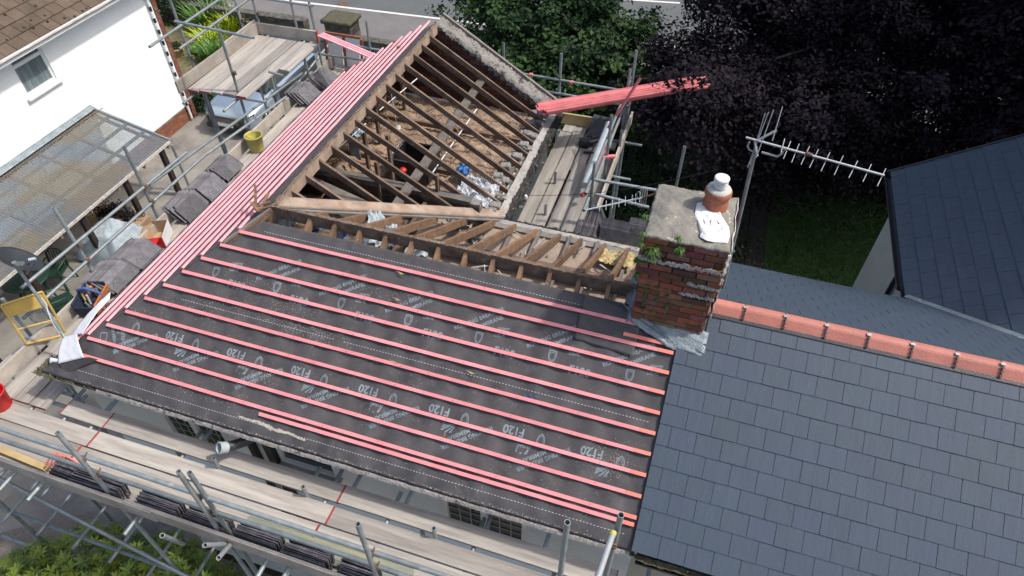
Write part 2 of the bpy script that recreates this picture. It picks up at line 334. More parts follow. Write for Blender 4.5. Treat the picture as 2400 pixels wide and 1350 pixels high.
# ================================================================ setting
g = MB(); g.add([(-60, -40, GZ), (60, -40, GZ), (60, 90, GZ), (-60, 90, GZ)], [(0, 1, 2, 3)]); struct('ground', g, M['soil'])
g = MB(); g.add([(-15.3, -14, GZ+.004), (-2, -14, GZ+.004), (-2, 16, GZ+.004), (-11.2, 16, GZ+.004), (-11.2, 10, GZ+.004), (-15.3, 9.9, GZ+.004)], [range(6)]); struct('driveway', g, M['drive'])
g = MB(); g.add([(-8, -12, GZ+.008), (12, -12, GZ+.008), (12, -2.1, GZ+.008), (-4.4, -2.1, GZ+.008), (-8, -4.5, GZ+.008)], [range(5)]); struct('gravel_yard', g, M['gravel'])
g = MB(); g.add([(-40, 15.9, GZ+.05), (40, 15.9, GZ+.05), (40, 60, GZ+.05), (-40, 60, GZ+.05)], [(0, 1, 2, 3)]); g.box(-40, 15.8, GZ-.1, 40, 15.9, GZ+.05); struct('pavement', g, M['pave'])
rdy = lambda x: 18.45+.10*(x+10)*0+0.055*(x+13)
g = MB(); g.add([(-40, rdy(-40), GZ+.054), (40, rdy(40), GZ+.054), (40, 60, GZ+.054), (-40, 60, GZ+.054)], [(0, 1, 2, 3)]); struct('road', g, M['road'])
g = MB()
g.add([(-40, rdy(-40), GZ+.058), (40, rdy(40), GZ+.058), (40, rdy(40)+.14, GZ+.058), (-40, rdy(-40)+.14, GZ+.058)], [(0, 1, 2, 3)])
for k in range(-6, 8):
    x = .9+k*6.3; y = 22.95+.16*(x-.9)
    g.add([(x-1.9, y-.3, GZ+.058), (x+1.9, y+.3, GZ+.058), (x+1.9, y+.44, GZ+.058), (x-1.9, y-.16, GZ+.058)], [(0, 1, 2, 3)])
struct('road_marking', g, M['line'])
g = MB(); g.add([(6.98, 3.2, GZ+.008), (14, 3.2, GZ+.008), (14, 13.2, GZ+.008), (6.98, 13.2, GZ+.008)], [(0, 1, 2, 3)]); struct('lawn', g, M['lawn'])
g = MB()
for j in range(22):
    for i in range(2): g.box(6.06+i*.46, 3.0+j*.46, GZ+.0, 6.50+i*.46, 3.44+j*.46, GZ+.03)
struct('garden_path', g, M['slab'])
g = bumpy(-17, 10.2, -10.9, 15.6, GZ+.03, .02, 40); struct('garden_bed', g, M['dryground'])
# grass blades on the lawn
n = 16000; cx = rng.uniform(7.05, 11.5, n); cy = rng.uniform(5.0, 13.1, n)
o = leaves('lawn_grass', np.stack([cx, cy, np.full(n, GZ+.03)], 1), rng.normal(size=(n, 3))*[1, 1, .2], .09, M['grass'], asp=.25, dirs=np.tile([0, 0, 1.], (n, 1))+rng.normal(size=(n, 3))*.4)
tag(o, 'dark shaded grass of the back garden lawn', 'grass'); o['kind'] = 'stuff'

# drain, low road wall, pier
d = thing('storm_drain', 'rusty iron drain grating in the road gutter at the top edge', 'drain', (-10.24, 18.97, GZ+.06))
g = MB(); g.box(-10.5, 18.75, GZ+.05, -9.98, 19.15, GZ+.062); obj('frame', g, M['rust'], d)
g = MB()
for k in range(7): g.box(-10.46+k*.068, 18.79, GZ+.062, -10.43+k*.068, 19.11, GZ+.072)
obj('grating_bar', g, M['rust'], d)
def stone_wall(x0, y0, x1, y1, zt, th=.35):
    mb = MB(); L = math.hypot(x1-x0, y1-y0); d = Vector(((x1-x0)/L, (y1-y0)/L, 0)); nn = Vector((-d.y, d.x, 0)); z = GZ
    while z < zt-.02:
        h = min(random.uniform(.12, .2), zt-z); a = 0
        while a < L:
            w = min(random.uniform(.2, .45), L-a); j = random.uniform(-.02, .02)
            mb.box8(d*(w-.015), nn*(th+2*j), Vector((0, 0, h-.012)), Vector((x0, y0, z))+d*a-nn*j); a += w
        z += h
    mb.box8(d*(L-.03), nn*(th-.06), Vector((0, 0, zt-GZ-.03)), Vector((x0, y0, GZ))+nn*.03+d*.015)
    return mb
o = obj('stone_wall', stone_wall(-20, 15.3, -9.9, 15.55, GZ+.85), M['stone'], bevel=.012); tag(o, 'old stone garden wall along the pavement behind the yellow green shrubs', 'wall')
o = obj('stone_wall', stone_wall(-7.9, 15.4, 3.5, 15.5, GZ+.55), M['stone'], bevel=.012); tag(o, 'low grey stone wall beside the driveway, right of the square pier', 'wall')
p = thing('stone_pier', 'square stone gate pier with mossy flat cap by the pavement', 'pier', (-8.4, 15.7, GZ))
obj('shaft', stone_wall(-8.95, 15.35, -7.95, 15.4, GZ+1.0, .8), M['stone'], p, bevel=.015)
g = MB(); g.grid(lambda u, v: (-9.02+1.14*u, 15.28+.94*v, GZ+1.12+.03*noise2(u*5, v*5)), 12, 12); obj('cap', g, M['moss'], p, solid=.13)

# ================================================================ the house being re-roofed
H = thing('house', 'two storey pale blue rendered house with its roof half stripped and covered in black membrane', 'house', (1.4, 0, GZ))
XE = 4.96                                  # where the stripped roof meets the new slates
# walls with window openings
def wall_x(y, x0, x1, z0, z1, holes, th=.25, inward=1):
    mb = MB(); xs = x0
    for (a, b, c, d) in sorted(holes)+[(x1, x1, z1, z1)]:
        if a > xs: mb.box(xs, min(y, y+th*inward), z0, a, max(y, y+th*inward), z1)
        if b > a:
            mb.box(a, min(y, y+th*inward), z0, b, max(y, y+th*inward), c)
            if d < z1: mb.box(a, min(y, y+th*inward), d, b, max(y, y+th*inward), z1)
        xs = b
    return mb
wins = [(-.90, .02, -2.75, -1.62), (.74, 1.52, -2.2, -1.58), (2.86, 3.84, -2.75, -1.62)]
obj('wall', wall_x(-2.0, -2.0, 5.0, GZ, EZ-.10, wins), M['wall_blue'], H)
g = MB(); g.box(-2.0, -1.75, GZ, -1.75, 5.2, EZ-.10); obj('wall', g, M['wall_blue'], H)
g = MB(); g.box(1.82, 1.85, GZ, 2.0, 5.2, EZ-.09); g.box(2.0, 1.85, GZ, 5.0, 2.08, EZ-.09); obj('wall', g, M['wall_blue'], H)
g = MB(); g.box(-1.75, 5.2, GZ, 1.75, 5.45, -1.42); g.box(-2, 5.2, GZ, -1.75, 5.45, -1.42); g.box(1.75, 5.2, GZ, 2.0, 5.45, -1.42); obj('wall', g, M['wall_blue'], H)
for wi, (a, b, z0, z1) in enumerate(wins):
    f = MB(); y0, y1 = -2.03, -1.93; t = .05
    f.box(a, y0, z0, a+t, y1, z1); f.box(b-t, y0, z0, b, y1, z1); f.box(a+t, y0, z0, b-t, y1, z0+t); f.box(a+t, y0, z1-t, b-t, y1, z1)
    mull = [] if wi == 1 else [(a+b)/2]
    for mx_ in mull: f.box(mx_-.04, y0, z0+t, mx_+.04, y1, z1-t)
    w = obj('window', f, M['upvc'], H, bevel=.004)
    gl = MB(); gl.box(a+t, -1.985, z0+t, b-t, -1.965, z1-t); obj('pane', gl, M['glass'], w)
    if wi != 1:
        ld = MB()
        for (p0, p1) in ((a+t, (a+b)/2-.04), ((a+b)/2+.04, b-t)):
            for k in (1, 2): ld.box(p0+(p1-p0)*k/3-.006, -1.995, z0+t, p0+(p1-p0)*k/3+.006, -1.987, z1-t)
            z = z1-t-.13
            while z > z0+t: ld.box(p0, -1.997, z-.006, p1, -1.989, z+.006); z -= .15
        obj('glazing_bar', ld, M['alu'], w)
    else:
        sm = MB(); sm.box(a-.03, -2.11, z0-.04, b+.03, -2.0, z0-.004); obj('sill', sm, M['alu'], w)
# fascia, gutters
g = MB(); g.box(-2.1, -2.12, EZ-.2, 5.0, -2.09, EZ-.03); g.box(-2.12, -2.12, EZ-.2, -2.09, 5.4, EZ-.03); obj('fascia', g, M['mortar_pale'], H)
g = MB(); g.box(-2.09, -2.09, EZ-.14, 5.0, -1.99, EZ-.12); g.box(-2.09, -1.99, EZ-.14, -1.99, 5.2, EZ-.12); obj('soffit', g, M['wall_dirty'], H)
def gutter(p, q, out, r=.055, mt='gutter', par_=None):
    p, q, out = Vector(p), Vector(q), Vector(out); mb = MB()
    def fn(u, v):
        a = math.pi*(1+v); return p+(q-p)*u+out*math.cos(a)*r+Vector((0, 0, 1))*math.sin(a)*r
    mb.grid(fn, 30, 8); return obj('gutter', mb, M[mt], par_, solid=.006)
gutter((-2.2, -2.185, EZ-.075), (5.0, -2.185, EZ-.075), (0, -1, 0), .052, 'mortar', par_=H)
gutter((-2.2, -2.2, EZ-.1), (-2.2, 5.4, EZ-.1), (-1, 0, 0), .06, par_=H)
# the corner of the gutter with moss
g = MB(); g.grid(lambda u, v: (-2.3+.3*u, -2.26+.3*v+.01*noise2(u*6, v*6), EZ-.05+.03*noise2(u*9, v*9)+.015*rng.normal()), 14, 14)
g.grid(lambda u, v: (-2.26+.9*u, -2.225+.07*v, EZ-.065+.012*noise2(u*20, v*3)+.012*rng.normal()), 40, 3)
g.grid(lambda u, v: (-2.245+.07*v, -2.2+1.6*u, EZ-.065+.012*noise2(u*20, v*3)+.012*rng.normal()), 60, 3)
obj('moss', g, M['moss'], H)
g = MB(); g.grid(lambda u, v: (-1.4+6.35*u, -2.212-.038*v+.003*noise2(u*60, v*4), EZ-.045-.03*v*v+.0025*rng.normal()), 420, 5); obj('gutter_silt', g, M['silt'], H)
# --- ridge boards
g = MB(); g.beam((0, 0, .02), (0, 5.22, .02), .035, .17); obj('ridge_board', g, M['board_old'], H)
g = MB(); g.beam((-.02, 0, .02), (4.5, 0, .02), .035, .17); obj('ridge_board', g, M['rafter'], H)
g = MB(); g.grid(lambda u, v: (-.021+.042*v+.005*rng.normal(), 5.2*u, .024+.003*rng.normal()), 260, 2); g.grid(lambda u, v: (4.5*u, -.021+.042*v+.005*rng.normal(), .024+.003*rng.normal()), 230, 2)
for k_ in range(260):
    u_ = random.random(); b_0 = Vector((0, 5.2*u_, .02)) if k_ % 2 else Vector((4.5*u_, 0, .02)); g.tube(b_0, b_0+Vector((random.gauss(0, .04), random.gauss(0, .04), random.uniform(-.02, .03))), .0015, 3); obj('torn_felt', g, M['board_old'], H)
# --- rafters
RY = [1.0815+.3434*k for k in range(-2, 12)]
for i, y in enumerate(RY):
    smax = min(W, y)/c_-.02
    g = MB(); j = random.uniform(-.012, .012); g.beam(Rt(y, .03, -.012), Rt(y+j, smax, -.012), .034, .088, (s_, 0, c_)); obj('rafter', g, M['rafter'], H)
    if i % 1 == 0:
        g = MB(); g.beam(Lf(y, .03, -.012), Lf(y, W/c_-.03, -.012), .042, .1, (-s_, 0, c_)); obj('rafter', g, M['rafter'], H)
RX = [.4727+.33*k for k in range(0, 13)]
for x in RX:
    smax = min(2.0, x)/c_-.02
    if x < 4.45:
        g = MB(); g.beam(Bk(x, .03, -.012), Bk(x+random.uniform(-.01, .01), smax, -.012), .045, .1, (0, s_, c_)); obj('rafter', g, M['rafter_light'], H)
    g = MB(); g.beam(Fr(x+.03, .02, -.015), Fr(x+.03, 2.4, -.015), .045, .1, (0, -s_, c_)); obj('rafter', g, M['rafter_light'], H)
for s1 in (.35, .75, 1.2, 1.7, 2.2):     # hip jacks under the membrane
    pass
g = MB(); g.beam((0, 0, -.02), (-2.15, -2.15, EZ-.02), .04, .16); obj('hip_rafter', g, M['rafter'], H)
# valley board: two planks in a shallow V
def plank(mb, pts, nrm, amp=.006):
    a, b, c, d = [Vector(p) for p in pts]; nn = Vector(nrm).normalized()
    mb.grid(lambda u, v: (a.lerp(b, u)).lerp(d.lerp(c, u), v)+nn*(amp*noise2(u*7, v*3)), 26, 4)
g = MB(); dv = Vector((1, 1, -t_)).normalized(); e1 = Vector((.0, .19, 0)); e2 = Vector((.19, 0, 0))
p0, p1 = Vector((.03, .03, .0)), Vector((W-.02, W-.02, EZ+.02))
plank(g, (p0, p1, p1+e1+Vector((0, 0, .0)), p0+e1), (0, 0, 1)); o = obj('valley_board', g, M['board_old'], H, solid=.02)
g = MB(); plank(g, (p0+e2*.55+Vector((.0, 0, -.03)), p1+e2*.55+Vector((0, 0, -.03)), p1+Vector((0, 0, -.004)), p0+Vector((0, 0, -.004))), (0, 0, 1)); obj('valley_board', g, M['plank_grey'], H, solid=.02)
for off, r in (((.055, -.0, .0), .012), ((.1, -.02, -.02), .008)):
    g = MB(); g.beam(p0+Vector(off), p1+Vector(off), .014, .02); obj('fillet', g, M['plank_grey'], H)
# junction scraps at the ridge end
for k in range(7):
    a = Vector((-.25+.12*random.random(), -.08+.1*random.random(), -.05)); b = a+Vector((random.uniform(-.25, .3), random.uniform(.05, .35), random.uniform(-.06, .1)))
    g = MB(); g.beam(a, b, .03, .02); obj('broken_lath', g, M['rafter_light'], H)
for k in range(3):
    g = MB(); g.beam((-.02, -.02-k*.03, .0-.02*k), (-.45+.1*k, -.5+.06*k, -.26), .035, .03); obj('broken_lath', g, M['rafter_light' if k else 'plank_grey'], H)
# --- gable wall: brick inside face, mortar verge
def brick_face(mb, o_, du, nu_, Lu, z0, z1, clip=None, bw=.215, bh=.065, j=.01, dep=.06, pal=None, jit=.006):
    """real bricks set proud on a face: origin, along, normal"""
    o_, du, nu_ = Vector(o_), Vector(du), Vector(nu_); z = z0; row = 0
    pal = pal or [(.55, .2, .13), (.48, .16, .11), (.4, .13, .1), (.6, .26, .18), (.33, .13, .11)]
    while z+bh <= z1+.001:
        a = -((row % 2)*(bw+j)/2)
        while a < Lu:
            w0, w1 = max(a, 0), min(a+bw, Lu)
            if w1-w0 > .03 and (clip is None or clip((w0+w1)/2, z+bh)):
                mb.cur = tuple(k*random.uniform(.7, 1.15) for k in random.choice(pal)); jj = random.uniform(-jit, jit)
                mb.box8(du*(w1-w0), Vector((0, 0, bh)), nu_*(dep+jj), o_+du*w0+Vector((0, 0, z)))
            a += bw+j
        z += bh+j; row += 1
    mb.cur = None
GY = 5.2
g = MB(); tri = [(-2.1, GY+.02, EZ-.1), (2.1, GY+.02, EZ-.1), (2.1, GY+.02, EZ+.05), (0, GY+.02, -.05), (-2.1, GY+.02, EZ+.05)]
g.prism(tri, (0, .2, 0)); gb = obj('gable_wall', g, M['mortar'], H, recalc=True)
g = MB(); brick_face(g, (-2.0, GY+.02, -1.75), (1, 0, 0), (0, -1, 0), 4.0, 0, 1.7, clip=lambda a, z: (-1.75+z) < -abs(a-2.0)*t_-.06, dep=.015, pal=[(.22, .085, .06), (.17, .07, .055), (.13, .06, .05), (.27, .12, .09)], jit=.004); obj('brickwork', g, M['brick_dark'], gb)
for sgn in (1,):
    g = MB()
    def vf(u, v, sgn=sgn):
        s = -.02+2.62*u; h = .035+.018*noise2(u*14, v*4)+.012*rng.normal()
        if v < .05 or v > .95: h -= .05
        return Vector((sgn*(s*c_+h*s_), GY-.02+.30*v+.012*noise2(u*20, v*2), -s*s_+h*c_))
    g.grid(vf, 120, 12); obj('verge_mortar', g, M['mortar'], gb)
g = MB(); g.beam((0, GY+.33, .07), (2.25, GY+.33, .07-2.25*t_), .05, .09); obj('verge_board', g, M['plank_grey'], gb)
# --- right and rear wall heads: plates, mortar lumps, debris strip
g = MB(); g.beam((1.93, 2.1, EZ+.02), (1.93, 5.2, EZ+.02), .1, .07); obj('wall_plate', g, M['plank_grey'], H)
g = MB(); g.beam((2.0, 1.95, EZ+.06), (4.9, 1.95, EZ+.06), .1, .07); obj('wall_plate', g, M['plank_grey'], H)
g = MB(); g.grid(lambda u, v: (2.09+.11*v+.01*noise2(u*9, v), 2.2+3.1*u, EZ+.05-.04*v+.006*noise2(u*20, v*3)+.003*rng.normal()), 90, 6); g.grid(lambda u, v: (2.1+2.85*u, 2.02+.11*v, EZ+.05-.03*v+.004*noise2(u*20, v*3)+.002*rng.normal()), 90, 5); obj('wall_head', g, M['mortar_pale'], H)
g = MB(); g.grid(lambda u, v: (2.2+.13*v+.012*noise2(u*12, v), 2.15+3.15*u, EZ+.01-.05*v+.02*rng.normal()), 110, 7); g.grid(lambda u, v: (2.2+2.8*u, 2.13+.09*v, EZ+.0-.03*v+.02*rng.normal()), 110, 5); obj('gutter_debris', g, M['debris'], H)
for k, y in enumerate(RY[3:]):
    if y > 5.0: continue
    g = MB(); x = 1.95
    for q in range(3): 
        px_, py_ = x+random.uniform(-.13, .1), y+.17+random.uniform(-.06, .06)
        g.box8((.16, .02, random.uniform(-.03, .03)), (-.02, .13, 0), (0, 0, .08), (px_-.08, py_-.07, EZ+.0+.03*q))
    obj('mortar_lump', g, M['mortar'], H, bevel=.02)
# --- attic floor of the wing
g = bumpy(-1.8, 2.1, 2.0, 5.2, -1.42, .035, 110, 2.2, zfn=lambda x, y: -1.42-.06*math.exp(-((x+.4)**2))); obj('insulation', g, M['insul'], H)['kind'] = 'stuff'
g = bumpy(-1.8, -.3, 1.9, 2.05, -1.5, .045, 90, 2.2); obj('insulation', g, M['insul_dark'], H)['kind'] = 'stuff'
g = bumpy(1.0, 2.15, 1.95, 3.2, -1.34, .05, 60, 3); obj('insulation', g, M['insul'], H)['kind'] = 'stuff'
# dividing wall
g = MB(); g.box(-1.7, 1.98, -1.9, 1.9, 2.1, -1.02); dw = obj('dividing_wall', g, M['mortar'], H)
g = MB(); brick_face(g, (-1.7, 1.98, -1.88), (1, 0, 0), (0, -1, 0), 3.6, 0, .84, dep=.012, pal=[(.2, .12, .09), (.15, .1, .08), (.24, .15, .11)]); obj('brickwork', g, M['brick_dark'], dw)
g = MB(); g.beam((-1.6, 2.04, -.97), (1.75, 2.04, -.99), .13, .05); obj('sole_plate', g, M['plank_grey'], H)
g = MB(); g.beam((-.9, 1.85, -1.05), (.25, 1.6, -1.12), .16, .03); obj('loose_plank', g, M['plank_grey'], H)
g = MB(); g.beam((.83, 1.25, -.88), (.80, 5.2, -.88), .14, .035); obj('runner_board', g, M['plank_grey'], H)
for (x, y, zt) in ((-.55, 4.75, -.25), (-.5, 3.6, -.3), (-.28, 2.75, -.35), (.35, 2.35, -.35), (1.2, 2.1, -.7), (.3, 2.0, -.6)):
    g = MB(); g.beam((x, y, -1.5), (x+.02, y+.02, zt), .045, .07, (0, 1, 0)); obj('strut', g, M['rafter'], H)
for y in (3.0, 4.2):
    g = MB(); g.beam((-1.9, y, -1.3), (1.9, y, -1.3), .05, .08); obj('ceiling_joist', g, M['rafter'], H)
# thin white conduits through the rafters
for a, b in (((-.62, .35, -.62), (-.12, 2.6, -.42)), ((-.2, 3.2, -.55), (.15, 4.1, -.35)), ((1.05, 2.3, -.85), (1.1, 4.1, -.8)), ((2.3, 1.0, -.75), (2.75, -.1, -.6))):
    g = MB(); g.tube(a, b, .009, 6); obj('conduit', g, M['whitecap'], H)
g = MB(); g.lathe((-.2, 3.7, -1.2), [(.02, .05), (.06, .04), (.065, .0), (.03, -.01)]); g.tube((-.2, 3.7, -1.15), (-.32, 3.85, -.3), .004, 5); obj('ceiling_rose', g, M['whitecap'], H)
# --- main range ceiling seen through the open back slope
g = bumpy(1.1, -1.4, 4.95, 2.0, -1.32, .012, 70, 2.5); obj('ceiling', g, M['ceil'], H)
g = MB(); g.box8((3.4, .04, 0), (0, .2, 0), (0, 0, .02), (1.45, 1.05, -1.17)); obj('binder', g, M['rafter'], H)
for x in (1.6, 2.0, 2.42, 2.8, 3.25, 3.65, 4.1, 4.5):
    g = MB(); g.beam((x, -1.5, -1.24), (x+.02, 2.0, -1.24), .045, .05); obj('ceiling_joist', g, M['plank_grey'], H)
g = MB(); g.box(1.02, -1.5, -1.9, 1.08, 2.0, -1.15); obj('ceiling_edge', g, M['rafter'], H)
# wasp-nest like foam, sheets
g = bumpy(3.75, 1.55, 4.25, 1.85, -1.2, .04, 24, 5); obj('foam_lump', g, M['foam'], H)['kind'] = 'stuff'
for q_, z, sz, mt in (((675, 516), -.42, .30, 'greysheet'), ((738, 536), -.5, .34, 'bluesheet'), ((795, 548), -.55, .30, 'bluesheet'), ((862, 560), -.5, .34, 'greysheet'), ((898, 572), -.6, .26, 'greysheet'), ((885, 520), -.5, .42, 'greysheet'), ((905, 533), -.55, .3, 'greysheet'), ((975, 596), -.7, .3, 'greysheet'), ((735, 505), -.5, .28, 'bluesheet'), ((1385, 664), -.7, .26, 'whitecard')):
    P_ = PZ(*q_, z); g = MB(); e = Euler((random.uniform(-.5, .5), random.uniform(-.5, .5), random.uniform(0, 3))).to_matrix()
    g.grid(lambda u, v: P_+e @ Vector(((u-.5)*sz, (v-.5)*sz*.75*(1-.4*u), .07*noise2(u*4+z*9, v*4))), 9, 9, smooth=False); obj('torn_sheet', g, M[mt], H, solid=.004)
# polythene and white packing at the inner corner
g = bumpy(1.35, 2.2, 1.95, 2.9, -1.22, .05, 40, 6); obj('packing_waste', g, M['whitebits'], H)['kind'] = 'stuff'
o = obj('plastic_bag', bumpy(1.2, 2.75, 1.42, 3.0, -1.12, .06, 14, 8), M['blueplastic']); tag(o, 'crumpled bright blue plastic bag on the loft insulation', 'bag')
lt = MB()
for k in range(70):
    x, y = random.uniform(-1.5, 1.8), random.uniform(.2, 5.0); a_ = random.uniform(0, 3.14); l_ = random.uniform(.1, .55); z_ = -1.36 if y > 2.1 else -1.42
    lt.beam((x, y, z_+random.uniform(0, .08)), (x+l_*math.cos(a_), y+l_*math.sin(a_), z_+random.uniform(0, .1)), random.uniform(.012, .04), .012)
obj('lath_scrap', lt, M['rafter_light'], H)['kind'] = 'stuff'
lt = MB()
for k in range(60):
    x, y = random.uniform(1.2, 4.8), random.uniform(-.6, 1.9); a_ = random.uniform(0, 3.14); l_ = random.uniform(.04, .3)
    lt.beam((x, y, -1.25+random.uniform(0, .05)), (x+l_*math.cos(a_), y+l_*math.sin(a_), -1.25+random.uniform(0, .08)), random.uniform(.01, .03), .01)
obj('lath_scrap', lt, M['mortar_pale'], H)['kind'] = 'stuff'
# light blue sheet hanging over a strut
K_ = [PZ(810, 304, -.42), PZ(832, 284, -.40), PZ(858, 306, -.46), PZ(838, 323, -.5)]
g = MB(); g.grid(lambda u, v: K_[0].lerp(K_[1], u).lerp(K_[3].lerp(K_[2], u), v)+Vector((0, 0, .025*noise2(u*7, v*7))), 12, 12, smooth=False)
g.grid(lambda u, v: K_[0].lerp(K_[3], u)+Vector((.015*noise2(u*6, v*2), .015*noise2(v*3, u*5), -.42*v)), 8, 12)
o = obj('plastic_sheet', g, M['greysheet'], solid=.004); tag(o, 'pale blue plastic sheet draped over a strut under the wing rafters', 'sheet')

# --- breather membrane: front
def memh(x, s):
    h = -.004+.0075*math.sin(x*2*math.pi/.33+1.2)*min(1, s)+.005*noise2(x*2, s*2)+.0025*noise2(x*6+3, s*5)
    if s > 2.5: h -= (s-2.5)*.1
    return h
def mem_front(u, v):
    x = -2.2+(XE+.03+2.2)*u; s = .195+(2.60-.195)*v
    xl = -s*c_            # hip line
    x = xl+(XE+.03-xl)*u
    return Fr(x, s, memh(x, s))
Fm = lambda x, s, h=0: Fr(x, s, memh(x, s)+h-.0105)
g = MB(); g.grid(mem_front, 260, 90); mf = obj('roofing_membrane', g, M['membrane'], H, solid=.002)
def mem_left(u, v):
    s = .14+(2.60-.14)*v; yl = -s*c_; y = yl+(5.4-yl)*u
    h = .002+.0045*math.sin(y*2*math.pi/.3434)+.004*noise2(y*2, s*2)
    if s > 2.5: h -= (s-2.5)*.3
    return Lf(y, s, h-.004)
g = MB(); g.grid(mem_left, 200, 50); ml = obj('roofing_membrane', g, M['membrane'], H, solid=-.002)
# membrane swept up against the chimney
g = MB()
def sweep(u, v):
    x = 3.9+.65*u; s = .2+.5*v; k = max(0, (u-.2))*(1-v*.6)
    return Fr(x, s+.1*k, .012+.05*k*k+.008*noise2(u*6, v*6))
g.grid(sweep, 20, 16); obj('membrane_fold', g, M['membrane'], H, solid=.002)
# lap lines and printing (ink lies on the membrane)
def dashes(s, x0, x1):
    mb = MB(); x = x0
    while x < x1:
        if noise2(x*1.1, s) > -.75:
            mb.add([Fm(x, s, .013), Fm(x+.02, s, .013), Fm(x+.02, s+.005, .013), Fm(x, s+.005, .013)], [(0, 1, 2, 3)])
        x += .036
    return mb
for s, x0 in ((.315, .0), (1.34, -.75), (2.46, -1.75)): obj('lap_line', dashes(s, x0, XE-.12), M['dash'], mf)
dg = bpy.context.evaluated_depsgraph_get()
def text_mesh(t, size, bold=0, sx=1):
    cu = bpy.data.curves.new('t', 'FONT'); cu.body = t; cu.size = size; cu.offset = bold; cu.align_x = 'CENTER'; cu.resolution_u = 3
    o = bpy.data.objects.new('t', cu); scene.collection.objects.link(o); bpy.context.view_layer.update()
    me = o.evaluated_get(bpy.context.evaluated_depsgraph_get()).to_mesh()
    vs = [(v.co.x*sx, v.co.y) for v in me.vertices]; fs = [tuple(p.vertices) for p in me.polygons]
    o.to_mesh_clear(); bpy.data.objects.remove(o); bpy.data.curves.remove(cu); return vs, fs
def stamp(mb, tm, x, s, ang, F=Fm, h=.0135):
    mb = MB(); ca, sa = math.cos(ang), math.sin(ang); vs, fs = tm
    P = []
    for a, b in vs:
        X = a*ca-b*sa; Y = a*sa+b*ca; P.append(F(x+X, s-Y, h))
    mb.add(P, fs); nm_ = 'printed_number' if tm is T_f else 'printed_shield' if (tm is T_s or tm is T_s2) else 'printed_logo' if (tm is arrow or tm is T_d) else 'printed_words'
    obj(nm_, mb, M['print'], mf)
T_f = text_mesh('F120', .125, .004, .95); T_r = text_mesh('ROOFING BREATHER', .062, .0012); T_m = text_mesh('MEMBRANE', .062, .0012)
T_d = text_mesh('DBAE', .05, .0008)
def ring_mesh(pts, w):
    n = len(pts); c = (sum(p[0] for p in pts)/n, sum(p[1] for p in pts)/n)
    inn = [(c[0]+(p[0]-c[0])*w, c[1]+(p[1]-c[1])*w) for p in pts]
    return pts+inn, [(i, (i+1) % n, n+(i+1) % n, n+i) for i in range(n)]
shield = [(-.042, .06), (0, .068), (.042, .06), (.044, 0), (.032, -.045), (0, -.075), (-.032, -.045), (-.044, 0)]
T_s = ring_mesh(shield, .82); T_s2 = ring_mesh([(a*.68, b*.68) for a, b in shield], .84)
arrow = ([(.085, .045), (-.05, .038), (-.052, .026), (.085, .045), (-.07, .018), (-.075, .002), (.085, .045), (-.085, -.006), (-.08, -.026), (.085, .045), (-.05, -.04), (-.03, -.05), (.085, .045), (.0, -.05), (.03, -.05)], [(0, 1, 2), (3, 4, 5), (6, 7, 8), (9, 10, 11), (12, 13, 14)])
g = MB()
for k in range(-3, 6):                      # lower roll, printed upside down
    x = -.645+.836*(k); 
    for tm, dx, s, an in ((T_f, 0, 1.745, math.pi), (T_s, .30, 1.81, math.pi), (T_s2, .30, 1.81, math.pi), (arrow, .15, 1.94, .25), (T_d, .13, 1.895, math.pi+.1)):
        X = x+dx+1.67
        if X > -s*c_+.2 and X < XE-.1: stamp(g, tm, X-.0, s, an)
    X = x+.34+1.67
    for tm, dx, dy in ((T_r, 0.02, -.02), (T_m, -.10, -.01)):
        if X-.35 > -2.0*c_+.1 and X+.3 < XE: stamp(g, tm, X+dx, 1.99+dy, math.pi+.62)
for k in range(-2, 6):                      # upper roll
    x = .40+.832*k
    for tm, dx, s, an in ((T_s, 0, .93, 0), (T_s2, 0, .93, 0), (arrow, .235, .80, .1), (T_d, .225, .868, 0.1), (T_f, .32, 1.06, 0)):
        X = x+dx
        if X > -s*c_+.2 and X < XE-.15: stamp(g, tm, X, s, an)
    for tm, dx, dy in ((T_r, -.04, .02), (T_m, .085, .005)):
        if x-.25 > -.76*c_+.1 and x+.3 < XE: stamp(g, tm, x+dx, .76-dy, .62)
stamp(g, T_m, -1.42, 2.02, -1.0); stamp(g, text_mesh('BREATH', .062, .0012), -1.3, 1.98, -1.0); stamp(g, T_s, -1.55, 2.02, .3)

# --- battens, front
S0, GA = .4632*.84, .21
def hipx(s): return -s*c_+.03
def batten(a, b, F, mt, w=.038, th=.025, h0=.008):
    g = MB(); n = max(2, int((b-a)/.35)); vs = []; j = random.uniform(-.003, .003)
    f_ = lambda x, s, h: F(x, s, h)
    for i in range(n+1):
        x = a+(b-a)*i/n; dz = .0015*math.sin(x*5+j*900)
        for (ds, hh) in ((-w/2, h0), (w/2, h0), (w/2, h0+th), (-w/2, h0+th)): vs.append((x, ds+.0012*math.sin(x*3+j*500), hh+dz))
    return vs, n
def add_batten(s, a, b, F, mt, name='batten', **k):
    vs, n = batten(a, b, F, mt, **k)
    P = [F(x, s+ds, hh) for x, ds, hh in vs]
    fs = [(0, 1, 2, 3), (4*n+3, 4*n+2, 4*n+1, 4*n)]
    for i in range(n):
        for q in range(4): fs.append((4*i+q, 4*i+4+q, 4*i+4+(q+1) % 4, 4*i+(q+1) % 4))
    g = MB(); g.add(P, fs)
    # nail heads
    if k.get('nails', True):
        pass
    return obj(name, g, mt, H, recalc=True)
bxs = [random.uniform(1.2, 4.2) for _ in range(10)]
for k in range(10):
    s = S0+GA*k; a = hipx(s); b = [4.62, XE-.02][k > 0]
    if k == 1: pass
    add_batten(s, a, b-(.16 if k else 0), Fr, M['batten'])
    if k: add_batten(s, b-.158, b, Fr, M['batten_orange'])
g = add_batten(S0+GA*.62, 4.40, 4.95, Fr, M['batten_orange'])
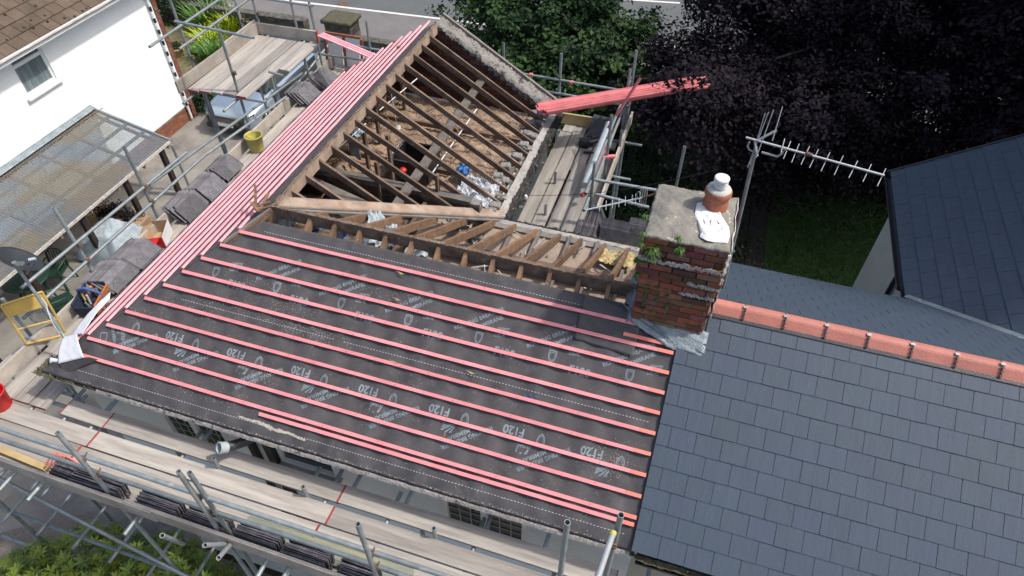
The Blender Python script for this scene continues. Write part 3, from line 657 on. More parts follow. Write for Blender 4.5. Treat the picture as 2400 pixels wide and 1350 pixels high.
add_batten(S0+GA*9.33, .72, XE-.12, Fr, M['batten'])
add_batten(S0+GA*9.33, XE-.118, XE-.03, Fr, M['batten_orange'])
nl = MB()
for k in range(10):
    for x in RX+[-.18, -.51, -.84, -1.17, -1.5]:
        s = S0+GA*k
        if x > hipx(s)+.1 and x < XE-.1 and random.random() < .7:
            P = Fr(x+.03+random.uniform(-.01, .01), s+random.uniform(-.006, .006), .034); nl.tube(P, P+Vector((0, -s_, c_))*.002, .005, 6)
obj('nail', nl, M['rust'], H)
# --- battens, left slope of the wing (staggered ends at the gable)
ends = [5.66, 5.66, 5.6, 5.58, 5.5, 5.46, 5.42, 5.4, 5.36, 5.15]
for k in range(10):
    s = S0+GA*k-.0; add_batten(s, -s*c_+.03, ends[k], Lf, M['batten_pale'], w=.04)
# soil pipe and rainwater goods at the eaves
v = thing('vent_pipe', 'open ended grey soil pipe elbow sticking out below the front eaves', 'pipe', (.4, -2.15, -1.7))
g = MB(); g.path([(.58, -2.1, -1.62), (.5, -2.16, -1.66), (.42, -2.26, -1.63), (.36, -2.34, -1.58)], .058, 14); obj('elbow', g, M['gutter'], v)
g = MB(); g.tube((.375, -2.325, -1.60), (.335, -2.385, -1.54), .066, 18, .07, hollow=True); g.lathe((.335, -2.385, -1.54), [(.056, .004), (.072, .004), (.072, -.01), (.056, -.01)], 18, (-.4, -.6, .6), caps=False); obj('socket', g, M['pipegrey'], v)
g = MB(); g.box(.62, -2.09, -6.4, .73, -2.005, -1.62); obj('downpipe', g, M['black'], H)
g = MB(); g.box(.36, -2.07, -6.4, .44, -2.005, -1.62); obj('downpipe', g, M['black'], H)

# --- flapped back corner of membrane
def sheetobj(fn, nu, nv, mts, label=None, parent=None, name='membrane_flap'):
    g = MB(); g.grid(fn, nu, nv); return obj(name, g, mts, parent, solid=.0025)
def bez(P, t):
    P = [Vector(p) for p in P]
    while len(P) > 1: P = [P[i].lerp(P[i+1], t) for i in range(len(P)-1)]
    return P[0]
def flapsheet(q, zs, bulge, white_up, nu=18, nv=14, ax=0):
    Q = [PZ(x, y, z) for (x, y), z in zip(q, zs)]
    def fn(u, v): return Q[0].lerp(Q[1], u).lerp(Q[3].lerp(Q[2], u), v)+Vector((0, 0, bulge*math.sin(math.pi*(v if ax == 0 else u))+.004*noise2(u*5, v*5)))
    nrm_ = (fn(.6, .5)-fn(.5, .5)).cross(fn(.5, .6)-fn(.5, .5)); up = nrm_.z > 0
    ms = [M['membrane_white'], M['membrane']] if white_up else [M['membrane'], M['membrane_white']]
    if not up: ms = ms[::-1]
    g = MB(); g.grid(fn, nu, nv); o = obj('membrane_flap', g, ms, H); md = o.modifiers.new('solid', 'SOLIDIFY'); md.thickness = .003; md.offset = -1; md.material_offset = 1; md.material_offset_rim = 1
flapsheet(((259, 684), (257, 702), (194, 783), (166, 786)), (-1.36, -1.25, -1.06, -1.26), .03, True, 10, 24)
flapsheet(((151, 790), (181, 782), (197, 838), (136, 853)), (-1.2, -1.05, -1.12, -1.27), .05, True)
flapsheet(((137, 852), (197, 838), (230, 842), (150, 881)), (-1.28, -1.13, -1.14, -1.38), .02, False)
flapsheet(((119, 838), (137, 842), (141, 853), (117, 853)), (-1.28, -1.26, -1.3, -1.33), .02, True, 8, 8)
flapsheet(((117, 852), (141, 853), (150, 880), (124, 868)), (-1.33, -1.3, -1.4, -1.4), .02, False, 8, 8)
# flecks of mortar and dust scattered over the membrane
def flecks(x, s, rx, rs, n, r0=.0035, F=Fm, ang=0.):
    mb = MB()
    for _ in range(n):
        a, b = random.gauss(0, 1), random.gauss(0, 1); X = x+a*rx+ang*b; S = s+b*rs-ang*a*0; q = r0*random.uniform(.4, 1.6); P = []
        for k in range(5): P.append(F(X+q*math.cos(k*1.26)*random.uniform(.6, 1.3), S+q*math.sin(k*1.26)*random.uniform(.6, 1.3), .0155+random.uniform(0, .002)))
        mb.add(P, [tuple(range(5))])
    return mb
fk = MB()
for x, s0, rx, rs, n in ((.55, 1.93, .07, .06, 260), (4.55, 1.85, .12, .08, 320), (.6, 1.20, .22, .09, 300), (1.0, 1.35, .25, .06, 260), (-.4, 1.35, .3, .1, 240), (.2, .95, .3, .12, 200), (1.7, .75, .3, .1, 150), (-1.2, 1.6, .2, .1, 180), (0, 2.3, .5, .07, 260), (2.5, 1.5, 1.2, .5, 420), (3.6, 2.3, .7, .1, 150)):
    d_ = flecks(x, s0, rx, rs, n, .003); fk.add(d_.v, d_.f)
for k in range(1300):
    u = random.random()**.8; x = .48+.85*u; s0 = 2.435+.045*u+.012*noise2(u*4, 1)+random.gauss(0, .003+.014*math.sin(math.pi*u)**2*abs(noise2(u*3, 5))); d_ = flecks(x, s0, .004, .002, 1, .0065); fk.add(d_.v, d_.f)
for k in range(700):
    x = random.uniform(-1.7, 4.7); s0 = 2.575+random.gauss(0, .006); d_ = flecks(x, s0, .004, .002, 1, .0035); fk.add(d_.v, d_.f)
obj('mortar_flecks', fk, M['flaunch_pale'], H)['kind'] = 'stuff'

# ================================================================ chimney (part of the house)
CX0, CX1, CY0, CY1 = 4.46, 5.15, -.30, .44
ch = MB(); ch.box(CX0, CY0, -.9, CX1, CY1, 1.0)
chim = obj('chimney', ch, M['mortar_pale'], H)
pal = [(.50, .20, .115), (.42, .155, .09), (.31, .12, .08), (.54, .24, .14), (.19, .09, .065), (.40, .21, .14)]
g = MB()
for lo, z0, z1, ex in ((0, -.33, .42, .012), (1, .42, .575, .035), (2, .575, .80, .055), (3, .80, 1.03, .03)):
    a0, a1, b0, b1 = CX0-ex, CX1+ex, CY0-ex, CY1+ex
    dep = .012+ex
    z1_ = z1-.002
    brick_face(g, (a0, CY0, z0), (1, 0, 0), (0, -1, 0), a1-a0, 0, z1_-z0, dep=dep, pal=pal)
    brick_face(g, (a0, CY1, z0), (1, 0, 0), (0, 1, 0), a1-a0, 0, z1_-z0, dep=dep, pal=pal)
    brick_face(g, (CX0, b0, z0), (0, 1, 0), (-1, 0, 0), b1-b0, 0, z1_-z0, dep=dep, pal=pal)
    brick_face(g, (CX1, b0, z0), (0, 1, 0), (1, 0, 0), b1-b0, 0, z1_-z0, dep=dep, pal=pal)
g.v = [(x+.003*noise2(x*30, z*20), y+.003*noise2(y*30+z*9, x*10), z+.002*noise2(x*20, y*20)) for x, y, z in g.v]
obj('brickwork', g, M['brick'], chim, bevel=.006)
g = MB()
for z, ex, x0, x1 in ((.41, .03, .55, 1.), (.78, .062, .0, .62), (.79, .058, .5, 1), (.57, .05, .62, 1)):   # smears of pale mortar on the corbels
    a0, a1 = CX0-ex, CX1+ex
    g.grid(lambda u, v, z=z, ex=ex, x0=x0, x1=x1, a0=a0, a1=a1: (a0+(a1-a0)*(x0+(x1-x0)*u), CY0-ex-.016+.014*noise2(u*19, v*5+z*7), z-.03+.05*v*(.75+.5*noise2(u*6, z*5))+.014*noise2(u*8, z*9)), 60, 6)
g.grid(lambda u, v: (CX1+.058+.012*noise2(u*5, v*9), -.33+.78*u, .1+.95*v), 16, 24)
g.grid(lambda u, v: (CX1+.036+.026*u+.01*noise2(v*9, 3), CY0-.064+.02*u-.012*v, .55+.47*v), 4, 24)
obj('pointing', g, M['mortar_white'], chim, solid=.008)
g = MB()
def fl(u, v):
    x = CX0-.045+(CX1-CX0+.10)*u; y = CY0-.045+(CY1-CY0+.09)*v; e = min(u, 1-u, v, 1-v)
    return (x+.008*noise2(v*9, 1), y+.008*noise2(u*9, 2), 1.03+.05*min(1, e*5)+.012*noise2(u*5, v*5)+.0025*rng.normal())
g.grid(fl, 44, 44); obj('flaunching', g, M['flaunch'], chim, solid=.05)
pc = PZ(1675, 482, 1.08); pc.z = 1.06
POT = lambda P: [(r*.74, z*.78 if z > 0 else z) for r, z in P]
g = MB(); g.lathe(pc, POT([(.162, -.06), (.162, .10), (.15, .13), (.15, .17), (.165, .20), (.172, .225), (.170, .262), (.15, .285), (.10, .3), (.10, .2)]), 40); pot = obj('chimney_pot', g, M['terracotta'], chim)
g = MB(); g.lathe(pc, POT([(.155, .275), (.15, .292), (.12, .306), (.07, .31)]), 32); obj('pot_mortar', g, M['mortar_white'], pot)
g = MB(); g.lathe(pc, POT([(.072, .31), (.072, .335)]), 32)
for k in range(5): g.lathe(pc, POT([(.082, .34+k*.019), (.092, .340+k*.019), (.088, .350+k*.019), (.082, .350+k*.019)]), 32, caps=False)
obj('louvre', g, M['whitecap'], pot); g = MB(); g.lathe(pc, POT([(.07, .33), (.07, .42)]), 24); obj('louvre_core', g, M['black'], pot); g = MB()
g.lathe(pc, POT([(.088, .42), (.095, .428), (.094, .45), (.075, .458), (.0, .46)]), 32); obj('cowl', g, M['whitecap'], pot)
# white mortar splash on top, running to the front edge
out = [(1631, 470), (1645, 466), (1668, 470), (1690, 484), (1692, 500), (1712, 527), (1711, 545), (1704, 562), (1690, 560), (1676, 560), (1660, 556), (1645, 548), (1642, 541), (1637, 528), (1632, 512), (1628, 500)]
g = MB(); P = [PZ(x, y, 1.1) for x, y in out]; cc = sum(P, Vector())/len(P)
rings = []; K = 9
for i in range(K+1):
    f = 1-i/K
    for j_, p in enumerate(P): 
        q = cc.lerp(p, f); q = q+Vector((.007*rng.normal(), .007*rng.normal(), 0)); q.z = 1.085+.014*min(1, (1-f)*6)+.006*rng.normal()-(.02 if i == 0 else 0)
        rings.append(q)
n = len(P); g.add(rings, [(i*n+k, i*n+(k+1) % n, (i+1)*n+(k+1) % n, (i+1)*n+k) for i in range(K) for k in range(n)], True)
obj('mortar_splash', g, M['white_mortar'], chim, recalc=True)
# lead flashing
def Ff(x, s, h=0): return Fr(x, s, h)
g = MB(); yb = CY0-.014
g.grid(lambda u, v: (CX0-.02+(CX1-CX0+.05)*u, yb-.008+.003*noise2(u*8, v*4), -.35+.20*v), 20, 6)
g.grid(lambda u, v: Fr(CX0-.05+(CX1-CX0+.14)*u, .30+(.07+.20*min(1, u*1.6))*v+.015*noise2(u*5, 2), .05+.012*noise2(u*6, v*5)-.012*v), 24, 10)
g.grid(lambda u, v: Fr(CX0-.16+.12*u+.55*v*.9, .20+.20*v+.1*u, .055+.02*noise2(u*6, v*5)+.02*u*(1-u)*4), 8, 20)
g.grid(lambda u, v: (CX1+.02+.004*noise2(u*7, v), -.35+.34*u, -.33+.17*v+.2*u), 10, 6)
g.grid(lambda u, v: (CX0-.03-.1*v+.01*noise2(u*7, v*4), -.36+.5*u, -.22+.2*u*1.1-.05*v+.10*(1-v)), 16, 8)
obj('flashing', g, M['lead'], chim, solid=.004)
g = MB(); g.tube((CX1-.1, CY1+.02, .42), (CX1+.12, CY1+.05, .42), .024, 12); g.tube((5.3, .46, .25), (5.5, .5, .25), .02, 10)

# ferns on the chimney
def tuft(name, loc, n, L, nrm, mt, label, cat, group, droop=.7, w=.0065, shared=True):
    mb = MB(); loc = Vector(loc); nrm = Vector(nrm).normalized()
    for i in range(int(n*1.8)):
        d = (nrm+Vector((random.gauss(0, .75), random.gauss(0, .75), random.gauss(.15, .55)))).normalized(); l = L*random.uniform(.5, 1.15); side = d.cross(Vector((0, 0, 1))).normalized()
        P = [loc+d*l*t+Vector((0, 0, -droop*l*t*t)) for t in (0, .35, .7, 1)]
        ww = [w*.5, w, w*.7, .001]
        vs = []
        for p, q in zip(P, ww): vs += [p-side*q, p+side*q]
        mb.add(vs, [(0, 1, 3, 2), (2, 3, 5, 4), (4, 5, 7, 6)])
    o = obj(name, mb, M[mt]); 
    at = o.data.attributes.new('Rnd', 'FLOAT', 'FACE'); at.data.foreach_set('value', [random.random() for _ in o.data.polygons])
    return tag(o, label, cat, group)
fy = CY0-.05
for x, z, n, L, lab in ((1532, 582, 60, .11, 'largest green fern tuft on the chimney corbel at the left'), (1594, 582, 34, .075, 'bushy fern on the chimney corbel right of the largest tuft'), (1592, 556, 20, .055, 'small fern just below the front edge of the chimney cap'),
                   (1497, 605, 40, .06, 'dark leafy growth on the left corner of the chimney'), (1507, 545, 22, .06, 'fern hanging at the upper left edge of the chimney'), (1513, 505, 16, .05, 'topmost fern on the left side of the chimney cap'), (1494, 640, 30, .05, 'dark fern low on the left corner of the chimney brickwork'), (1503, 570, 22, .05, 'fern on the left chimney edge just above the corbel')):
    P = PY(x, z, fy-.01); tuft('fern', P, n, L, (-.3 if x < 1520 else 0, -1, .3), 'fern', lab, 'fern', 'ferns growing on the brick chimney')
for x, z in ((1555, 632), (1572, 608), (1538, 618), (1518, 664), (1540, 668), (1565, 690), (1512, 690), (1540, 698), (1510, 705), (1562, 716), (1530, 726), (1510, 722), (1566, 672)):
    P = PY(x, z, CY0-.02); tuft('fern', P, 14, .04, (0, -1, .2), 'fern', 'tiny green fern sprig rooted in the brick joints of the chimney front', 'fern', 'tiny fern sprigs in the chimney joints')

# ================================================================ adjoining house, newly slated
AH = thing('house', 'adjoining cream rendered house with new dark slates and red ridge tiles', 'house', (9, 0, GZ))
AX1 = 13.0
g = MB(); g.box(5.0, -2.0, GZ, AX1, -1.75, EZ-.08); obj('wall', g, M['wall_cream'], AH)
g = MB(); g.box(5.0, 1.75, GZ, AX1, 2.0, EZ-.08); g.box(AX1-.25, -1.75, GZ, AX1, 1.75, EZ-.08); obj('wall', g, M['wall_cream'], AH)
def slating(F, x0f, x1f, s_first, n, phase, clip=None, w=.252, g_=.21, tag_=None, under=True):
    """each slate a thin tilted slab; F(x,s,h)"""
    mb = MB()
    for r in range(n):
        sb = s_first+g_*r; st = sb-g_*2+.02; x = -2000*w*0+phase+((r % 2)*w/2)
        k0 = math.floor((x0f(sb)-x)/w); xx = x+k0*w
        while xx < x1f(sb):
            a, b = max(xx+.0022, x0f(sb)), min(xx+w-.0022, x1f(sb))
            if b-a > .02 and (clip is None or clip((a+b)/2, sb-g_/2)):
                v_ = random.uniform(.97, 1.03); mb.cur = (v_, v_*random.uniform(.98, 1.02), v_*random.uniform(.97, 1.04)); j = random.uniform(-.0015, .0015); e = random.uniform(-.001, .001)
                st2 = max(st, .02)
                P = [F(a, st2, .031+j), F(b, st2, .031+j), F(b, sb+e, .046+j), F(a, sb+e, .046+j), F(a, st2, .026), F(b, st2, .026), F(b, sb+e, .039), F(a, sb+e, .039)]
                mb.add(P, [(0, 1, 2, 3), (7, 6, 5, 4), (3, 2, 6, 7), (0, 3, 7, 4), (1, 5, 6, 2)])
            xx += w
    mb.cur = None
    return mb
nrows = 13
g = slating(Fr, lambda s: XE, lambda s: AX1, 1.326-.21*5, 12, 5.083-.252*6-.0, clip=lambda x, s: not (x < 5.21 and s < .42))
AR = obj('roof', g, M['slate_new'], AH, recalc=True)
g = MB(); g.add([Fr(XE+.01, .0, .022), Fr(AX1, 0, .022), Fr(AX1, 2.56, .022), Fr(XE+.01, 2.56, .022)], [(0, 1, 2, 3)]); g.add([Bk(5.0, .0, .022), Bk(AX1, 0, .022), Bk(AX1, 2.56, .022), Bk(5.0, 2.56, .022)], [(3, 2, 1, 0)]); obj('underlay', g, M['membrane'], AR)
# rear wing roof geometry: left slope rising from x = VX0
VX0, VT, VY1 = 7.84, .66, 5.33
def Wg(y, s, h=0):
    cc_ = 1/math.sqrt(1+VT*VT); ss_ = VT*cc_
    return Vector((VX0+(2.6-s)*0+s*0+ (3.4-s)*cc_-h*ss_, y, EZ-.1+(3.4-s)*ss_+h*cc_))
cW = 1/math.sqrt(1+VT*VT); sW = VT*cW
def valley_y(s):   # y where the back slope meets the wing slope at slope-distance s from the wing's top
    z = EZ-.1+(3.4-s)*sW; return -z/t_
g = slating(Bk, lambda s: 5.17, lambda s: AX1, .21*1.2, 12, 5.0, clip=lambda x, s: (x < VX0 or (-s*s_) > EZ-.1+(x-VX0)*VT-.12)); obj('roof', g, M['slate_new'], AH, recalc=True)
g = slating(lambda x, s, h: Wg(x, s, h), lambda s: valley_y(s)-.10, lambda s: VY1, .21*1.2, 16, 2.0, clip=None); RW = obj('roof', g, M['slate_new'], AH)
g = MB(); g.add([Wg(valley_y(0)-.3, 0, .02), Wg(VY1, 0, .02), Wg(VY1, 3.4, .02), Wg(valley_y(3.4)-.3, 3.4, .02)], [(0, 1, 2, 3)]); obj('underlay', g, M['membrane'], RW)
g = MB(); vp = [Wg(valley_y(s), s, .0) for s in (3.4, 2.6, 1.8, 1.0, .2)]
for a, b in zip(vp[:-1], vp[1:]): g.beam(a+Vector((-.03, .0, .07)), b+Vector((-.03, .0, .07)), .085, .03)
obj('valley_lead', g, M['lead'], AH)
g = MB(); g.box(VX0+.2, 2.0, GZ, VX0+.45, 5.1, EZ-.2); g.prism([(VX0+.45, 4.85, GZ), (11.2, 4.85, GZ), (11.2, 4.85, .7), (VX0+.45, 4.85, EZ-.05)], (0, .25, 0)); obj('wall', g, M['wall_cream'], AH)
gutter((VX0-.03, 2.6, EZ-.13), (VX0-.03, 5.33, EZ-.13), (-1, 0, 0), .06, par_=AH)
g = MB(); g.box(VX0+.03, 2.4, EZ-.3, VX0+.06, 5.33, EZ-.12); g.beam(Wg(VY1+.01, 0, .06), Wg(VY1+.01, 3.45, .06), .03, .2, (0, 0, 1)); obj('fascia', g, M['gutter'], AH)
g = MB(); g.path([(VX0-.0, 3.4, EZ-.2), (VX0+.1, 3.4, EZ-.4), (VX0+.15, 3.4, EZ-.5), (VX0+.15, 3.4, GZ)], .035, 10); obj('downpipe', g, M['black'], AH)
gutter((5.2, 2.22, EZ-.1), (VX0, 2.22, EZ-.1), (0, 1, 0), .06, par_=AH)
gutter((5.02, -2.23, EZ-.09), (AX1, -2.23, EZ-.09), (0, -1, 0), .06, par_=AH)
g = MB(); g.box(5.0, -2.13, EZ-.2, AX1, -2.1, EZ-.03); g.box(5.0, 2.1, EZ-.2, VX0, 2.13, EZ-.03); obj('fascia', g, M['mortar_pale'], AH)
g = MB(); g.grid(lambda u, v: (5.0+3.5*u, -2.26+.06*v, EZ-.085+.012*rng.normal()), 90, 4); obj('moss', g, M['moss'], AH)
# ridge tiles with clips
rj = [5.16, 5.539, 5.937, 6.332, 6.728, 7.129, 7.526, 7.922]+[7.922+.396*k for k in range(1, 13)]
for a, b in zip(rj[:-1], rj[1:]):
    g = MB()
    prof = [(-.135, -.045), (-.132, -.03), (-.05, .058), (-.034, .069), (0, .074), (.034, .069), (.05, .058), (.132, -.03), (.135, -.045)]
    dz = random.uniform(-.002, .002)
    vs = [(x, y, z+dz) for x in (a+.004, b-.004) for y, z in prof]; n = len(prof)
    g.add(vs, [(i, i+1, n+i+1, n+i) for i in range(n-1)], False)
    rt = obj('ridge_tile', g, M['ridge'], AH, solid=-.014)
    g = MB()
    for y, z in ((-.118, .004), (-.09, .032), (-.06, .062)): g.box8((.022, 0, 0), (0, .02*c_, .02*s_), (0, -.006, .008), (b-.011, y, z))
    g.tube((b, -.125, -.01), (b, -.05, .072), .0035, 6); obj('ridge_clip', g, M['black'], rt)
    g = MB(); g.box8((.04, 0, 0), (0, .03, .003), (0, -.002, .01), (b-.02, -.035, .079)); obj('clip_cap', g, M['clip'], rt)
g = MB(); g.add([Fr(5.2, .06, .05), Fr(AX1, .06, .05), Fr(AX1, .135, .052), Fr(5.2, .135, .052)], [(0, 1, 2, 3)]); g.add([Bk(5.2, .06, .05), Bk(AX1, .06, .05), Bk(AX1, .135, .052), Bk(5.2, .135, .052)], [(3, 2, 1, 0)]); obj('ridge_roll', g, M['gutter'], AH)

# ================================================================ scaffolding
def coupler(p, parent, d=(1, 0, 0)):
    p = Vector(p); d = Vector(d).normalized(); g = MB(); o_ = Vector((0, 0, 1)) if abs(d.z) < .5 else Vector((1, 0, 0))
    g.tube(p-d*.02, p+d*.02, .029, 8); g.tube(p+d.cross(o_)*.024-o_*.02, p+d.cross(o_)*.024+o_*.02, .029, 8)
    q = p+d*.02+o_*.03; g.tube(q, q+(d.cross(o_)*-1+o_*.6).normalized()*.05, .008, 6); g.box8(d*.05, o_*.012, d.cross(o_)*.04, p-d*.025+o_*.03)
    return obj('coupler', g, M['rust'], parent)
def tube(name, a, b, parent, mt='galv', r=.0242, hollow=True):
    g = MB(); g.tube(a, b, r, 12, hollow=True); return obj(name, g, M[mt], parent)
def board(a, b, wdir, parent, mt='scaf_board', w=.214, th=.038, red=(0, 0), name='board'):
    """board with its top face centre line a-b"""
    a, b, wd = Vector(a), Vector(b), Vector(wdir).normalized(); d = (b-a); up = wd.cross(d).normalized()
    if up.z < 0: up = -up
    g = MB(); n = 8; js = random.uniform(-.003, .003)
    def sec(t): 
        p = a.lerp(b, t)+up*(js+.004*math.sin(t*3+js*999)); return [p-wd*w/2-up*th, p+wd*w/2-up*th, p+wd*w/2, p-wd*w/2]
    vs = [v for i in range(n+1) for v in sec(i/n)]
    fs = [(0, 1, 2, 3), (4*n+3, 4*n+2, 4*n+1, 4*n)]+[(4*i+q, 4*i+4+q, 4*i+4+(q+1) % 4, 4*i+(q+1) % 4) for i in range(n) for q in range(4)]
    g.add(vs, fs); o = obj(name, g, M[mt if mt != 'scaf_board' else ('scaf_board_x' if abs(d.x) > abs(d.y) else 'scaf_board_y')], parent, recalc=True, bevel=.003)
    dn = d.normalized()
    for k, e in enumerate((a, b)):
        if red[k]:
            sg = -1 if k == 0 else 1; gg = MB(); gg.box8(wd*(w+.006), up*-(th+.006), dn*sg*-.009, e-wd*(w/2+.003)+up*.004+dn*sg*.002); obj('end_band', gg, M['redend'], o)
    return o
# ---- front scaffold
SF = thing('scaffold', 'long front scaffold of grey tubes and boards below the eaves, stacked with old slates', 'scaffold', (1, -3.15, GZ))
ybs = [-2.36, -2.60, -2.83, -3.06]
for bi, y in enumerate(ybs):
    cuts = [-5.6, -2.55 if bi else -2.05, -1.36, 1.78, 4.9, 8.0] if bi != 0 else [-2.0, -1.36, 1.78, 4.9, 8.0]
    if bi == 0: cuts = [-2.0, -1.36, 1.78, 4.9]
    elif bi == 1: cuts = [-4.4, -1.36, 1.78, 4.9, 8]
    elif bi == 2: cuts = [-4.6, -1.42, 1.72, 4.9, 8]
    else: cuts = [-4.2, -1.5, 1.70, 4.8, 8]
    yy = y+(.03 if bi == 0 else 0)
    for a, b in zip(cuts[:-1], cuts[1:]): board((a+.006, yy, PLAT+random.uniform(-.004, .006)), (b-.006, yy+random.uniform(-.006, .006), PLAT+random.uniform(-.004, .006)), (0, 1, 0), SF, red=(1, 1))
# toe boards on edge
for a, b, z in ((-3.6, .05, -1.62), (-.3, 2.9, -1.60), (2.5, 5.6, -1.63)):
    g = MB(); g.beam((a, -3.215, z), (b, -3.225, z), .038, .222); obj('toe_board', g, M['scaf_board'], SF, bevel=.003)
SFX = [(140, 1010), (420, 1100), (840, 1222)]
st = []
for x, zt in ((-3.35, -.8), (-.55, -.47), (.83, -.45), (2.67, -.32)):
    st.append(tube('standard', (x, -3.17, GZ), (x, -3.17, zt), SF)); coupler((x, -3.13, -1.0), st[-1]); coupler((x, -3.13, -1.32), st[-1]); coupler((x, -3.17, -1.93), st[-1])
st.append(tube('standard', (.90, -3.13, -3.1), (.90, -3.13, -.5), SF))
st.append(tube('standard', (4.40, -2.98, GZ), (4.40, -2.98, .45), SF)); coupler((4.4, -2.95, -1.0), st[-1])
st.append(tube('standard', (4.76, -2.86, GZ), (4.76, -2.86, .56), SF)); coupler((4.76, -2.86, .1), st[-1])
a = PY(1437, 1248, -2.92); b = PY(1385, 1400, -3.45); tube('brace', a, b, SF, 'alu'); g = MB(); g.tube(a+(a-b).normalized()*.004, a-(a-b).normalized()*.03, .027, 12); obj('end_cap', g, M['yellowp'], SF)
for z, x0, x1 in ((-1.0, -3.6, 2.75), (-1.32, -3.6, 2.9), (-.99, 2.7, 6.5), (-1.33, 2.75, 6.5)):
    tube('guard_rail', (x0, -3.12, z), (x1, -3.12, z), SF, 'galv' if x0 < 0 or z < -1.2 else 'galv')
for z, y in ((-1.93, -3.17), (-3.85, -3.17), (-3.85, -2.3), (-1.93, -2.3), (-5.5, -3.17)): tube('ledger', (-4.6, y, z), (5.6, y, z), SF)
for x in (-3.35, -.55, .83, 2.67, 4.2): tube('standard', (x+.05, -2.33, GZ), (x+.05, -2.33, -1.95), SF)
tube('brace', (-3.4, -3.22, -1.75), (1.5, -3.22, -4.83), SF)
for x in (-4.3, -3.9, -3.3, -2.7, -2.1, -1.5, -.9, -.3, .83): tube('transom', (x, -3.35, -3.82), (x, -2.1, -3.82), SF)
for x in (-3.3, -2.45, -1.95, -1.55, -.25, 1.36, 1.62, 2.38, 3.38, 4.3, 5.2): tube('transom', (x, -3.45, PLAT-.07), (x, -2.08, PLAT-.07), SF)
for x, y in ((.28, -2.47), (1.42, -2.47), (2.96, -2.47)): tube('standard', (x, y, PLAT-.3), (x, y, PLAT+.2), SF, 'galv')
for x, y in ((-2.0, -2.12), (-1.5, -2.1), (-.12, -2.1), (1.63, -2.1), (1.86, -2.1), (2.5, -2.1), (3.44, -2.1), (4.1, -2.1)):
    tube('transom_end', (x, y-.2, PLAT-.03), (x+.01, y+.085, PLAT-.02), SF)
for p, q in (((430, 1275), (380, 1255)), ((540, 1275), (480, 1278)), ((545, 1270), (512, 1308))):
    a = PY(*p, -3.2); b = PY(*q, -3.5); tube('tube_stub', a, b, SF, 'alu')
g = MB(); g.beam((-3.0, -3.03, PLAT+.07), (-1.55, -3.1, PLAT+.07), .07, .05); o = obj('timber_batten', g, M['scaf_board_new']); tag(o, 'fresh yellow timber length lying on the front scaffold boards, bottom left', 'timber')
g = MB(); g.beam((.98, -3.0, PLAT+.055), (2.9, -2.98, PLAT+.055), .2, .05)
g.beam((.98, -2.885, PLAT+.055), (2.9, -2.865, PLAT+.055), .018, .012); g.beam((.98, -3.1, PLAT+.06), (2.9, -3.08, PLAT+.06), .02, .014)
o = obj('metal_deck_board', g, mat('decking', (.12, .16, .18), (.3, .3, .18), .5, 3, (.3, 6, 1), .2), bevel=.004); tag(o, 'blue grey and yellow metal deck board lying on the front scaffold', 'board')

# ---- left walkway
SL = thing('scaffold', 'left walkway scaffold of grey tubes and boards beside the concrete driveway', 'scaffold', (-3.1, 1, GZ))
for i, x in enumerate((-2.34, -2.585, -2.83, -3.0)):
    cuts = [-2.45, 1.35, 5.0, 7.2]
    if i == 3: continue
    for a, b in zip(cuts[:-1], cuts[1:]): board((x, a+.01, PLAT+random.uniform(-.004, .004)), (x+random.uniform(-.01, .01), b-.01, PLAT), (1, 0, 0), SL, red=(1, 0))
for a, b in ((-2.5, 1.4), (1.2, 4.6), (4.5, 6.9)):
    g = MB(); g.beam((-3.02, a, PLAT+.2), (-3.03, b, PLAT+.2), .038, .222); obj('toe_board', g, M['scaf_board'], SL, bevel=.003)
board((-3.3, -2.9, PLAT-.05), (-3.15, .4, PLAT-.05), (1, 0, 0), SL)
for y, zt, z0 in ((-.45+.0, -.42, GZ), (.92, -.38, GZ)):
    s_o = tube('standard', (-3.1, y, z0), (-3.1, y, zt), SL); coupler((-3.07, y, -1.08), s_o, (0, 1, 0)); coupler((-3.07, y, -1.37), s_o, (0, 1, 0))
tube('guard_rail', (-3.06, -1.4, -1.0), (-3.06, 1.9, -1.1), SL); tube('guard_rail', (-3.06, 1.0, -1.1), (-3.06, 5.4, -1.5), SL)
tube('guard_rail', (-3.06, -1.6, -1.36), (-3.06, 2.3, -1.38), SL); tube('guard_rail', (-3.06, 2.2, -1.38), (-3.06, 5.4, -1.72), SL)
for y in (-2.2, -.45, .92, 2.75, 4.3): tube('transom', (-3.3, y+.06, PLAT-.07), (-2.1, y+.06, PLAT-.07), SL)
tube('ledger', (-3.1, -2.9, -3.85), (-3.1, 6, -3.85), SL)
# steel prop with cable in front of the yellow gate carries the dish
# ---- loading bay
SB = thing('scaffold', 'raised loading bay platform of weathered boards above the parked car', 'scaffold', (-3.7, 4.8, GZ))
BZ = -1.1
for i in range(4): board((-4.16+.228*i, 3.58+.03*i, BZ), (-4.16+.228*i, 5.86, BZ), (1, 0, 0), SB, red=(1 if i < 2 else 0, 0))
board((-3.22, 3.66, BZ), (-3.22, 5.86, BZ), (1, 0, 0), SB, red=(1, 0)); board((-3.0, 4.75, BZ), (-3.0, 5.86, BZ), (1, 0, 0), SB)
g = MB(); g.beam((-4.32, 3.42, BZ+.22), (-4.28, 5.9, BZ+.22), .038, .225); obj('toe_board', g, M['scaf_board'], SB, bevel=.003)
g = MB(); g.beam((-4.36, 4.9, BZ+.24), (-4.36, 6.0, BZ+.24), .038, .225); obj('toe_board', g, M['scaf_board'], SB, bevel=.003)
g = MB(); g.beam((-4.5, 5.93, BZ+.22), (-2.93, 5.97, BZ+.22), .038, .225); tb = obj('toe_board', g, M['scaf_board'], SB, bevel=.003)
g = MB(); g.box(-2.95, 5.94, BZ-.01, -2.92, 6.0, BZ+.226); obj('end_band', g, M['redend'], tb)
